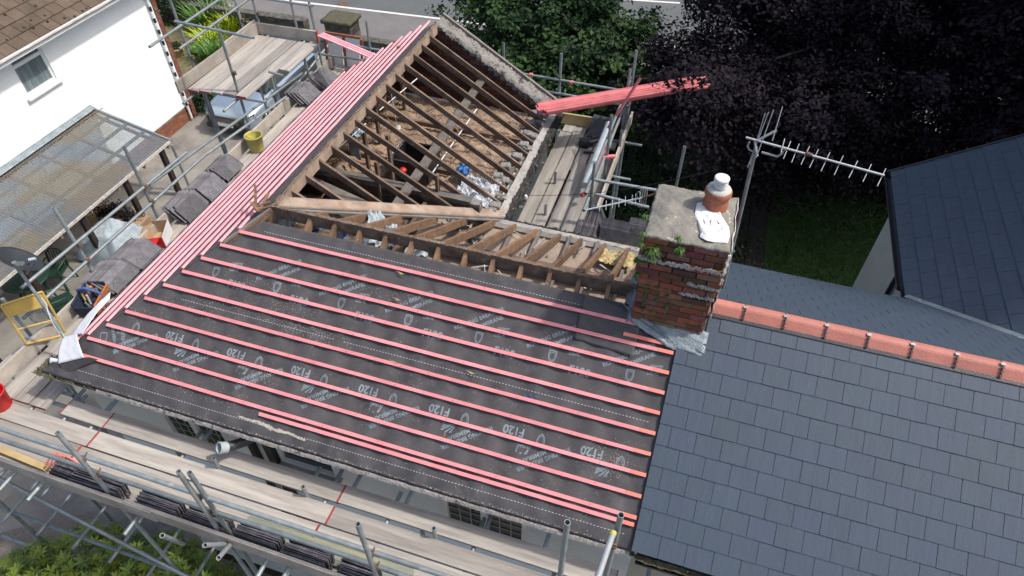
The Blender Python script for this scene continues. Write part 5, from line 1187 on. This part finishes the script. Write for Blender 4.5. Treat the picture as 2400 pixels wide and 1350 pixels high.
def spiky(name, label, loc, n, L, mt, group=None):
    mb = MB(); loc = Vector(loc)
    for i in range(n):
        an = random.uniform(0, 6.28); lean = random.uniform(.1, .8); d = Vector((math.cos(an)*lean, math.sin(an)*lean, 1)).normalized(); l = L*random.uniform(.5, 1.1); sd_ = Vector((-math.sin(an), math.cos(an), 0))
        st_ = loc+Vector((random.gauss(0, .18), random.gauss(0, .18), 0)); P = [st_+d*l*t+Vector((math.cos(an), math.sin(an), -.9))*(.25*l*t*t) for t in (0, .3, .6, .85, 1)]; ww = [.006, .02, .018, .01, .001]; vs = []
        for p, w_ in zip(P, ww): vs += [p-sd_*w_, p+sd_*w_]
        mb.add(vs, [(2*k, 2*k+1, 2*k+3, 2*k+2) for k in range(4)])
    o = obj(name, mb, M[mt]); at = o.data.attributes.new('Rnd', 'FLOAT', 'FACE'); at.data.foreach_set('value', [random.random() for _ in o.data.polygons]); return tag(o, label, 'plant', group)
spiky('border_plant', 'bright yellow green grassy clump, rightmost in the bed beside the stone wall', PZ(545, 75, GZ+.05), 260, 1.1, 'lime')
spiky('border_plant', 'tall feathery green plant behind the raised loading bay boards', PZ(490, 70, GZ+.05), 260, 1.4, 'needle')
spiky('border_plant', 'yellow flowered spiky plant in the middle of the bed', PZ(497, 108, GZ+.05), 260, .9, 'lime')
spiky('border_plant', 'long leaved green plant beside the toe board of the loading bay', PZ(505, 140, GZ+.05), 320, .9, 'needle')
spiky('border_plant', 'small green clump growing at the foot of the yellow flowered plant', PZ(470, 130, GZ+.05), 120, .5, 'needle')
for (px_, py_, rx, rz, lab) in ((400, 25, 1.1, 1.0, 'dark shrub with red berries beside the corner of the white house'), (478, 222, .8, .6, 'low dark hedge beside the parked car'), (450, 10, 1.2, .8, 'dark shrub in front of the stone wall at the top left')):
    p = PZ(px_, py_, GZ+.3); s = thing('shrub', lab, 'shrub', (p.x, p.y, GZ)); C, Nn, Rr = crown_points([(p.x, p.y, GZ+rz*.6, rx, rx*.8, rz)], int(240*rx), 45, .14, .5, .5); leaves('foliage', C, Nn, .07, M['darkgreen'], s, .6, Rr)
    g = MB(); g.tube((p.x, p.y, GZ), (p.x, p.y, GZ+rz), .04, 8, .02); obj('stem', g, M['branch'], s)
p = PZ(418, 133, GZ); pt = thing('flower_pot', 'pale terracotta flower pot standing on dry ground by the white house', 'pot', (p.x, p.y, GZ))
g = MB(); g.lathe((p.x, p.y, GZ+.03), [(.17, 0), (.2, .05), (.27, .28), (.31, .3), (.31, .34), (.27, .34), (.25, .3)], 24); obj('pot', g, M['card'], pt)
C, Nn, Rr = crown_points([(p.x, p.y, GZ+.42, .2, .2, .12)], 25, 20, .06, .5, .3); leaves('foliage', C, Nn, .07, M['darkgreen'], pt, .6, Rr)

# ================================================================ loose objects
# loose pink battens
def loose(a, b, label, cat='batten', group=None, w=.045, h=.025, mt='batten', up=(0, 0, 1)):
    g = MB(); a, b = Vector(a), Vector(b); g.beam(a, b, w, h, up); o = obj('roof_batten', g, M[mt]); return tag(o, label, cat, group)
a0 = PZ(1268, 240, -.95); a1 = PZ(1640, 178, -.80); dpar = (a1-a0); sd_ = dpar.cross(Vector((0, 0, 1))).normalized(); k = 0
ctr = Vector((2.15, 4.65, -.93)); 
for layer in range(3):
    for i in range(7):
        off = sd_*(i*.05-.03+.012*layer+random.uniform(-.006, .006))+Vector((0, 0, .027*layer-.06+random.uniform(-.004, .006))); e0 = random.uniform(-.12, .05); e1 = random.uniform(-.5, .02) if layer else random.uniform(-.2, .25)
        loose(a0+dpar.normalized()*e0+off, a1+dpar.normalized()*e1+off+Vector((0, 0, .01*random.random())), 'pink treated batten in the long bundle reaching into the copper beech', group='pink battens in the bundle on the rear guard rail', mt='batten_red')
loose(PY(1500, 182, 5.2), PX(1424, 300, 3.2), 'single red batten leaning up across the pink batten bundle on the rear scaffold', mt='batten_red')
loose(PZ(1380, 425, PLAT+.15), PZ(1450, 285, PLAT+.2), 'red batten lying along the guard rail under the grey pipe', mt='batten_red')
loose(PZ(1412, 366, -1.3), PZ(1442, 364, -1.3), 'short red batten offcut lying across the rear guard rail', mt='batten_red', w=.06, h=.04)
o = loose(PZ(1362, 456, -1.6), PZ(1374, 450, -1.6), 'small red block beside the slates on the rear scaffold', 'block', w=.06, h=.05, mt='redend')
a, b = Vector((-2.80, 5.80, -.86)), Vector((-1.42, 5.25, -.83))
for i in range(3): loose(a+Vector((.02*i, .055*i, .0)), b+Vector((.03*i, .055*i, .0)), 'pink batten resting between the loading bay and the wing roof', group='pink battens bridging from the loading bay to the roof', mt='batten_pale')
loose(PX(590, 330, -3.35)*.0+Vector((-3.5, 4.2, -2.6)), Vector((-3.25, 7.2, -2.0)), 'brown timber length sloping down behind the loading bay scaffold', 'timber', mt='terracotta', w=.06, h=.04)
# splinters on the membrane
for x, s in ((1.75, .33+.09), (1.8, .72), (1.98, 1.4), (2.85, 1.3)):
    g = MB(); P = Fr(x, s, .018); g.add([P, P+Vector((.13, -.03, .01)), P+Vector((.08, -.035, -.002)), P+Vector((.05, -.012, .012))], [(0, 1, 2), (0, 3, 1), (0, 2, 3), (1, 3, 2)]); o = obj('wood_splinter', g, M['scaf_board_new']); tag(o, 'thin pale wood splinter lying on the black membrane', 'splinter', 'wood splinters on the membrane')
g = MB(); P = [Fr(3.55+.02*i, 1.40+.02*math.sin(i*1.7), .03+.01*math.cos(i*2)) for i in range(8)]; g.path(P, .007, 6); o = obj('cord', g, M['bluestrap']); tag(o, 'short piece of dark blue cord against a pink batten', 'cord')
# satellite dish on pole
sdh = thing('satellite_dish', 'dark grey satellite dish on a steel pole at the left eaves corner', 'dish', (-2.35, -1.75, EZ))
pb = PX(152, 792, -2.40); pt_ = PX(45, 632, -2.58)
dc = PX(42, 614, -2.6); dn = Vector((.25, .45, .55)).normalized()
g = MB(); g.path([PX(165, 795, -2.3), PX(150, 790, -2.40), PX(135, 765, -2.44), pt_], .02, 10); obj('pole', g, M['galv'], sdh)
g = MB(); ax1 = dn.cross(Vector((0, 0, 1))).normalized(); ax2 = dn.cross(ax1)
P = []; K = 10; n = 36
for i in range(K+1):
    r = i/K
    for j in range(n): a = 2*PI*j/n; P.append(dc+ax1*(.27*r*math.cos(a))+ax2*(.25*r*math.sin(a))+dn*(.075*r*r-.03))
g.add(P, [(i*n+j, i*n+(j+1) % n, (i+1)*n+(j+1) % n, (i+1)*n+j) for i in range(K) for j in range(n)], True); obj('reflector', g, M['dish'], sdh, solid=.006)
g = MB(); lnb = PX(83, 606, -2.45); g.tube(dc-ax2*.0+Vector((0, 0, -.2)), lnb, .012, 8); obj('arm', g, M['galv'], sdh)
g = MB(); g.tube(lnb, lnb+(dc-lnb).normalized()*.07, .02, 12); obj('receiver', g, M['pipegrey'], sdh)
g = MB(); g.beam(pt_, dc, .07, .06); g.tube(pt_+Vector((0, 0, -.05)), pt_+Vector((0, 0, .12)), .028, 10); obj('bracket', g, M['galv'], sdh)
g = MB(); g.path([PX(x, y, -2.42) for x, y in ((98, 700), (108, 712), (112, 730), (118, 745), (125, 760), (135, 775), (148, 790))], .006, 6); obj('cable', g, M['whitecap'], sdh)
# TV aerial on mast behind the chimney
ta = thing('aerial', 'long many toothed TV aerial on a tall mast behind the chimney', 'aerial', (5.32, .5, .2))
AY = .62; mp0 = PY(1712, 600, AY); mp1 = PY(1772, 345, AY)
g = MB(); g.tube(mp0+(mp0-mp1)*.5, mp1, .019, 10); obj('mast', g, M['galv'], ta)
bA, bB = PY(1748, 322, AY), PY(2072, 411, AY)
g = MB(); g.tube(bA, bB, .011, 10); obj('boom', g, M['alu'], ta)
ed = None
for (x, y, x2, y2) in ((1839, 325, 1830, 358), (1853, 331, 1836, 372), (1873, 337, 1855, 381), (1897, 343, 1877, 386), (1918, 350, 1897, 393), (1945, 357, 1924, 401), (1976, 365, 1955, 410), (2010, 377, 1989, 417), (2042, 385, 2022, 426), (2076, 395, 2056, 436)):
    mid_ = PY((x+x2)/2, (y+y2)/2, AY); hl = (PY(x, y, AY)-PY(x2, y2, AY)).length*.5; dd = Vector((.0, .88, .47)).normalized()
    # choose a real direction across the boom: mostly vertical-back
    t1 = PY(x, y, AY+.08); t2 = PY(x2, y2, AY-.08); g = MB(); g.tube(t1, t2, .0045, 6); obj('element', g, M['alu'], ta)
for (x, y, x2, y2) in ((1793, 266, 1757, 385), (1801, 263, 1752, 392), (1813, 257, 1772, 370), (1834, 249, 1810, 330)):
    g = MB(); g.tube(PY(x, y, AY+.1), PY(x2, y2, AY-.06), .0045, 6); obj('reflector_rod', g, M['alu'], ta)
g = MB(); g.beam(PY(1775, 328, AY), PY(1820, 304, AY+.05), .02, .012); g.beam(PY(1770, 328, AY), PY(1776, 366, AY-.05), .02, .012); g.path([PY(x, y, AY) for x, y in ((1785, 357), (1822, 367), (1833, 360), (1838, 345))], .011, 8); g.path([PY(x, y, AY) for x, y in ((1757, 332), (1752, 342), (1756, 351), (1764, 355))], .009, 8); obj('reflector_frame', g, M['alu'], ta)
for x, y in ((1836, 349), (1896, 361)): 
    g = MB(); p = PY(x, y, AY); g.tube(p-Vector((.03, 0, -.008)), p+Vector((.03, 0, -.008)), .017, 8); obj('clamp', g, M['rust'], ta)
t2_ = thing('aerial', 'short grey aerial with a bright boom leaning beside the chimney cap', 'aerial', (4.2, .5, .6))
a, b = PY(1375, 492, .75), PY(1512, 462, .75); g = MB(); g.tube(a, b, .010, 8); obj('boom', g, M['whitecap'], t2_)
g = MB(); g.path([PY(x, y, .75) for x, y in ((1505, 464), (1525, 458), (1540, 452))], .012, 8); obj('bracket', g, M['rust'], t2_)
for x in (1406, 1421, 1436, 1451, 1466, 1482, 1490, 1500): 
    yb_ = 492-(x-1375)*30/137; g = MB(); g.tube(PY(x, yb_-12, .8), PY(x-1, yb_+10, .7), .004, 6); obj('element', g, M['alu'], t2_)
g = MB()
for x in (1503, 1508, 1513, 1518): g.tube(PY(x, 440, .8), PY(x-6, 486, .7), .004, 6)
g.path([PY(1497+5*math.cos(a), 458+9*math.sin(a), .75) for a in [i*.7 for i in range(10)]], .004, 6); obj('reflector_rod', g, M['alu'], t2_)
g = MB(); P = [PY(1235, 460, 2.3)+(Vector((6.4, 3.2, 1.1)))*0]; A_, B_ = PZ(1236, 458, -1.2), PY(1680, 398, 1.6); g.path([A_.lerp(B_, t)+Vector((0, 0, -.12*math.sin(PI*t))) for t in [i/12 for i in range(13)]], .004, 5); o = obj('overhead_wire', g, M['black']); tag(o, 'thin black wire running from the rear wall to beyond the chimney', 'wire')
o = thing('insulator', 'small white bracket light on the wall head at the wing corner', 'bracket', A_); g = MB(); g.lathe(A_+Vector((-.02, 0, -.07)), [(.024, 0), (.028, .035), (.025, .06), (.015, .07)], 14); obj('cap', g, M['whitecap'], o); g = MB(); g.path([A_+Vector((-.1, -.05, -.12)), A_+Vector((-.04, -.0, -.1)), A_+Vector((0, 0, -.05))], .008, 6); obj('arm', g, M['black'], o)
# grey plastic pipe on the rear guard rail
pa, pb_ = PZ(1428, 292, -1.35), PZ(1372, 434, -1.6); pp = thing('pipe', 'large pale grey plastic pipe leaning on the rear scaffold boards', 'pipe', pb_)
g = MB(); g.tube(pa, pb_, .07, 24, hollow=True); obj('barrel', g, M['pipegrey'], pp); g = MB(); g.tube(pa, pa+(pb_-pa).normalized()*.03, .075, 24, hollow=True); obj('rim', g, M['whitecap'], pp)
g = MB(); g.lathe(pb_, [(.0, .0), (.07, .0), (.07, .01)], 24, (pb_-pa).normalized()); obj('end_cap', g, M['pipegrey'], pp)
# power saw with cable
sp = PZ(1375, 335, PLAT+.06); sw = thing('power_saw', 'black power saw with coiled cable lying on the rear scaffold', 'saw', sp)
g = MB(); g.box8((.26, .05, 0), (-.03, .12, 0), (0, 0, .09), sp-Vector((.13, .06, .04))); g.tube(sp+Vector((.05, .0, .02)), sp+Vector((.22, .1, .04)), .04, 12); obj('motor_body', g, M['black'], sw, bevel=.02)
g = MB(); g.lathe(sp+Vector((-.03, -.07, .0)), [(.001, -.002), (.1, -.002), (.1, .002), (.001, .002)], 28, (0, 1, .1)); obj('blade', g, M['dish'], sw)
g = MB(); g.path([sp+Vector((.05+.06*math.cos(a), .02, .1+.05*math.sin(a))) for a in [i*.5 for i in range(7)]], .016, 8); obj('handle', g, M['black'], sw, )
g = MB(); g.path([sp+Vector((.22+.10*math.cos(a*1.3)+.01*a, .12+.08*math.sin(a*1.3), .02+.006*a)) for a in [i*.35 for i in range(34)]], .007, 6); obj('cable', g, M['black'], sw)
g = MB(); g.beam(sp+Vector((.0, -.22, -.04)), sp+Vector((.18, -.2, -.03)), .04, .03); o = obj('hand_tool', g, M['black'], bevel=.008); tag(o, 'short black bar lying in front of the power saw', 'tool')
# radio
rp_ = PY(1163, 148, 6.05); rd = thing('radio', 'dark blue site radio hung on the far guard rail', 'radio', rp_)
g = MB(); g.box(rp_.x-.13, rp_.y-.06, rp_.z-.12, rp_.x+.13, rp_.y+.06, rp_.z+.06); obj('case', g, M['radioblue'], rd, bevel=.02)
for sx in (-.07, .07): g = MB(); g.lathe((rp_.x+sx, rp_.y-.062, rp_.z-.03), [(.0, 0), (.045, 0), (.045, .012), (.03, .014), (.0, .008)], 18, (0, -1, 0)); obj('speaker_cone', g, M['pipegrey'], rd)
g = MB(); g.path([(rp_.x-.11, rp_.y, rp_.z+.05), (rp_.x-.1, rp_.y, rp_.z+.11), (rp_.x+.1, rp_.y, rp_.z+.11), (rp_.x+.11, rp_.y, rp_.z+.05)], .012, 8); obj('handle', g, M['black'], rd)
# framed door-like panels with white glazing at the far left corner
fr = thing('window_frame', 'red framed glazed panel with white backing standing beyond the loading bay', 'frame', (-2.8, 6.5, -1.9))
P00, P10, P11, P01 = PY(772, 158, 6.5), PY(846, 168, 6.5), PY(845, 92, 6.5), PY(762, 79, 6.5)
def edge(a, b, w_=.05): g = MB(); g.beam(a, b, .03, w_, (b-a).cross(Vector((0, 1, 0)))); return g
for a, b in ((P00, P10), (P10, P11), (P11, P01), (P01, P00), (P00.lerp(P10, .5), P01.lerp(P11, .5)), ): obj('frame_bar', edge(a, b), M['terracotta'], fr)
for s0 in (0, .5):
    a, b, c, d = P00.lerp(P10, s0+.04), P00.lerp(P10, s0+.46), P01.lerp(P11, s0+.46), P01.lerp(P11, s0+.04); g = MB(); g.prism([a, b, c, d], (0, .015, 0)); obj('pane', g, M['whitecap'], fr)
# buckets
def bucket(name, p, r, h, mt, label, handle=True, inner='yellowp'):
    b = thing(name, label, 'bucket', p); g = MB(); g.lathe(p, [(r*.8, 0), (r*.82, .01), (r*1.0, h*.93), (r*1.06, h*.94), (r*1.06, h), (r*.97, h), (r*.94, h*.9), (r*.78, .03), (.0, .03)], 28); obj('shell', g, M[mt], b)
    g = MB(); g.path([Vector(p)+Vector((r*1.05*math.cos(a), -.35*r*math.sin(a), h*.95-r*.9*math.sin(a)*.3)) for a in [i*PI/10 for i in range(11)]], .005, 6); obj('handle', g, M['black' if mt != 'red' else 'red'], b); return b
p = PZ(603, 350, PLAT+.01); bucket('bucket', p, .15, .3, 'yellowp', 'dirty yellow plastic bucket on the left walkway boards')
p = PZ(5, 950, PLAT+.01); bucket('bucket', p, .14, .27, 'red', 'bright red plastic bucket at the left edge on the front scaffold')
# open cardboard box red and white
p = PZ(378, 562, PLAT+.02); bxn = thing('cardboard_box', 'torn open red and white cardboard box on the left walkway', 'box', p)
Rz = Matrix.Rotation(.35, 3, 'Z'); 
def bx_(name, pts, mt): g = MB(); P = [p+Rz @ Vector(q) for q in pts]; nrm_ = (P[1]-P[0]).cross(P[2]-P[0]).normalized(); g.prism(P, nrm_*.006); return obj(name, g, M[mt], bxn)
bx_('side', [(-.13, -.17, 0), (.13, -.17, 0), (.13, -.17, .2), (-.13, -.17, .16)], 'red'); bx_('side', [(.13, -.17, 0), (.13, .17, 0), (.13, .17, .26), (.13, -.17, .2)], 'whitecard')
bx_('side', [(-.13, .17, 0), (.13, .17, 0), (.13, .17, .26), (-.13, .17, .24)], 'card'); bx_('side', [(-.13, -.17, 0), (-.13, .17, 0), (-.13, .17, .22), (-.13, -.17, .16)], 'card'); bx_('base', [(-.13, -.17, .01), (.13, -.17, .01), (.13, .17, .01), (-.13, .17, .01)], 'card')
bx_('flap', [(-.13, -.17, .16), (-.13, .15, .2), (-.27, .12, .15), (-.28, -.1, .1)], 'card'); bx_('flap', [(-.12, -.17, .16), (.1, -.17, .2), (.06, -.28, .14), (-.1, -.26, .08)], 'red')
# tool bag
p = PZ(225, 715, PLAT+.02); tbg = thing('tool_bag', 'open orange and dark blue tool bag with tools on the left walkway', 'bag', p)
Rz = Matrix.Rotation(-1.25, 3, 'Z')
def bag_piece(name, o_, a, b, d, mt, bev=.02): g = MB(); g.box8(Rz @ Vector(a), Rz @ Vector(b), Rz @ Vector(d), p+Rz @ Vector(o_)); return obj(name, g, M[mt], tbg, bevel=bev)
bag_piece('side', (-.22, -.14, 0), (.44, 0, 0), (0, .025, 0), (0, -.02, .24), 'bluebag'); bag_piece('side', (-.22, .12, 0), (.44, 0, 0), (0, .025, 0), (0, .02, .22), 'orangebag')
bag_piece('end', (-.22, -.12, 0), (.025, 0, 0), (0, .24, 0), (-.02, 0, .24), 'bluebag'); bag_piece('end', (.2, -.12, 0), (.025, 0, 0), (0, .24, 0), (.02, 0, .2), 'bluebag'); bag_piece('base', (-.21, -.12, 0), (.42, 0, 0), (0, .24, 0), (0, 0, .05), 'bluebag')
g = MB(); g.path([p+Rz @ Vector(q) for q in ((0, -.15, .1), (0, -.12, .3), (.02, .0, .36), (.0, .14, .26), (0, .17, .05))], .022, 8); obj('strap', g, M['bluestrap'], tbg)
for i, mt in enumerate(('red', 'yellow', 'galv', 'rafter_light', 'whitecap', 'yellow', 'black', 'galv')):
    q = p+Rz @ Vector((-.17+.048*i, random.uniform(-.06, .06), .05)); g = MB(); g.tube(q, q+Vector((random.uniform(-.05, .05), random.uniform(-.05, .05), random.uniform(.14, .26))), .014, 8); obj('tool_handle', g, M[mt], tbg)
for i in range(4):
    q = p+Rz @ Vector((-.27, -.1+.06*i, .1)); g = MB(); g.lathe(q, [(.0, 0), (.022, 0), (.026, .03), (.02, .08)], 10); obj('socket_tool', g, M['chrome'], tbg)
# yellow mesh gate
yg = thing('loading_gate', 'rusty yellow mesh loading gate leaning at the left corner of the scaffold', 'gate', (-3.2, -1.5, PLAT))
C4 = [PX(2, 716, -3.05), PX(98, 684, -2.95), PX(156, 784, -2.9), PX(62, 806, -3.0)]
g = MB()
for i in range(4): g.tube(C4[i], C4[(i+1) % 4], .017, 8)
m0, m1 = C4[0].lerp(C4[3], .62), C4[1].lerp(C4[2], .62); g.tube(m0, m1, .013, 8); obj('frame', g, M['yellow'], yg)
g = MB(); g.prism([C4[0], C4[1], C4[1].lerp(C4[2], .3), C4[0].lerp(C4[3], .3)], (.004, .004, 0)); obj('sign_plate', g, M['yellow'], yg)
g = MB()
for i in range(14): 
    t = (i+.5)/14; g.tube(C4[0].lerp(C4[1], t).lerp(C4[3].lerp(C4[2], t), .3), C4[0].lerp(C4[1], t).lerp(C4[3].lerp(C4[2], t), .62), .002, 4)
for i in range(8): 
    t = .3+.32*(i+.5)/8; g.tube(C4[0].lerp(C4[3], t), C4[1].lerp(C4[2], t), .002, 4)
obj('wire_mesh', g, M['galv'], yg)
for (x, y, X_, zt) in ((5, 700, -3.5, None), (62, 790, -3.35, None)):
    q = PX(x, y, X_); g = MB(); g.tube((q.x, q.y, GZ), q, .0242, 10); o = obj('scaffold_tube', g, M['galv']); tag(o, ('outer' if x < 50 else 'inner')+' upright scaffold tube holding the yellow loading gate', 'tube')
# rubble sacks and boards seen through the gate, at the foot
for i in range(5):
    a = PX(40+12*i, 745+6*i, -3.4); b = PX(115+8*i, 790+4*i, -3.3); loose(a+Vector((0, 0, -.5)), b+Vector((0, 0, -.5)), 'weathered grey offcut in the heap behind the yellow gate', 'offcut', 'offcuts behind the yellow gate', w=.12, h=.03, mt='plank_grey')
# under the canopy: green garden chairs, table, clutter
def garden_chair(px_, py_, rz, label, grp=None):
    p = PZ(px_, py_, GZ); c = thing('garden_chair', label, 'chair', p, grp); Rm = Matrix.Rotation(rz, 3, 'Z'); V_ = lambda *q: p+Rm @ Vector(q)
    g = MB(); g.box8(Rm @ Vector((.44, 0, 0)), Rm @ Vector((0, .44, 0)), Vector((0, 0, .03)), V_(-.22, -.22, .42)); obj('seat', g, M['greenp'], c, bevel=.01)
    g = MB()
    for i in range(7): 
        x = -.18+.06*i; g.beam(V_(x, .2, .45), V_(x*1.1, .3, .86-.25*abs(x)), .035, .012, (0, 1, 0))
    g.path([V_(-.22, .2, .45), V_(-.22, .28, .75), V_(-.1, .31, .88), V_(.1, .31, .88), V_(.22, .28, .75), V_(.22, .2, .45)], .02, 8); obj('backrest', g, M['greenp'], c)
    for sx in (-1, 1):
        for sy in (-1, 1): g = MB(); g.tube(V_(sx*.2, sy*.2, .42), V_(sx*.24, sy*.25, 0), .022, 8); obj('leg', g, M['greenp'], c)
        g = MB(); g.path([V_(sx*.23, -.2, .42), V_(sx*.24, -.2, .64), V_(sx*.24, .22, .66)], .02, 8); obj('armrest', g, M['greenp'], c)
garden_chair(150, 665, .3, 'dark green plastic garden chair with slatted back, facing the table')
garden_chair(165, 735, 2.6, 'dark green plastic garden chair nearest the yellow gate')
p = PZ(95, 700, GZ); tb_ = thing('garden_table', 'round dark green plastic table under the edge of the canopy', 'table', p); g = MB(); g.lathe(p, [(.0, .70), (.5, .70), (.52, .72), (.5, .735), (.0, .735)], 32); obj('tabletop', g, M['greenp'], tb_)
for a in range(4): g = MB(); g.tube(p+Vector((.3*math.cos(a*1.57+.4), .3*math.sin(a*1.57+.4), .7)), p+Vector((.4*math.cos(a*1.57+.4), .4*math.sin(a*1.57+.4), 0)), .025, 8); obj('leg', g, M['greenp'], tb_)
p = PZ(275, 560, GZ+.4); g = MB(); g.grid(lambda u, v: (p.x-.8+1.5*u, p.y-.7+1.3*v, GZ+.05+.75*min(1, 4*min(u, 1-u, v, 1-v))**.6+.07*noise2(u*5, v*5)), 30, 30); o = obj('covered_heap', g, M['greysheet']); tag(o, 'grey tarpaulin covered heap between the canopy posts', 'tarpaulin')
p = PZ(285, 510, GZ+.4); g = MB(); g.box(p.x-.9, p.y-.25, GZ, p.x+.7, p.y+.25, GZ+.45); o = obj('planter', g, M['card'], bevel=.01); tag(o, 'brown timber trough planter behind the canopy post', 'planter')
C, Nn, Rr = crown_points([(p.x-.1, p.y, GZ+.55, .75, .25, .15)], 60, 30, .08, .5, .3); o = leaves('planter_plant', C, Nn, .07, M['beech'], None, .5, Rr); tag(o, 'purple brown plants growing in the timber trough', 'plant')
p = PZ(262, 590, GZ+.2); bucket('basket', Vector((p.x, p.y, GZ+.01)), .25, .3, 'yellow', 'yellow tub beside the tarpaulin covered heap')
# in the loft
p = Vector((.52, 2.85, -1.34)); cr_ = thing('crate', 'open black plastic crate standing in the loft insulation', 'crate', p)
for o_, a, b in (((-.3, -.25, 0), (.6, 0, 0), (0, .015, 0)), ((-.3, .25, 0), (.6, 0, 0), (0, .015, 0)), ((-.3, -.25, 0), (.015, 0, 0), (0, .5, 0)), ((.285, -.25, 0), (.015, 0, 0), (0, .5, 0))):
    g = MB(); g.box8(a, b, (0, 0, .36), p+Vector(o_)); obj('side', g, M['black'], cr_)
g = MB(); g.box(p.x-.29, p.y-.24, p.z, p.x+.29, p.y+.24, p.z+.02); obj('base', g, M['black'], cr_)
g = MB(); g.path([p+Vector(q) for q in ((-.31, -.26, .36), (.31, -.26, .36), (.31, .27, .36), (-.31, .27, .36), (-.31, -.26, .36))], .015, 6); obj('rim', g, M['gutter'], cr_)
g = MB(); g.lathe(p+Vector((-.05, -.38, .25)), [(.0, .0), (.05, .01), (.06, .04), (.04, .07), (.0, .08)], 14); o = obj('red_cup', g, M['red']); tag(o, 'small red cup beside the black crate in the loft', 'cup')
g = MB(); g.grid(lambda u, v: p+Vector((-.52+.16*u, -.25+.5*v, .05+.3*u)), 4, 4); o = obj('loose_panel', g, M['pipegrey'], solid=.01); tag(o, 'pale grey panel leaning against the left side of the black crate', 'panel')
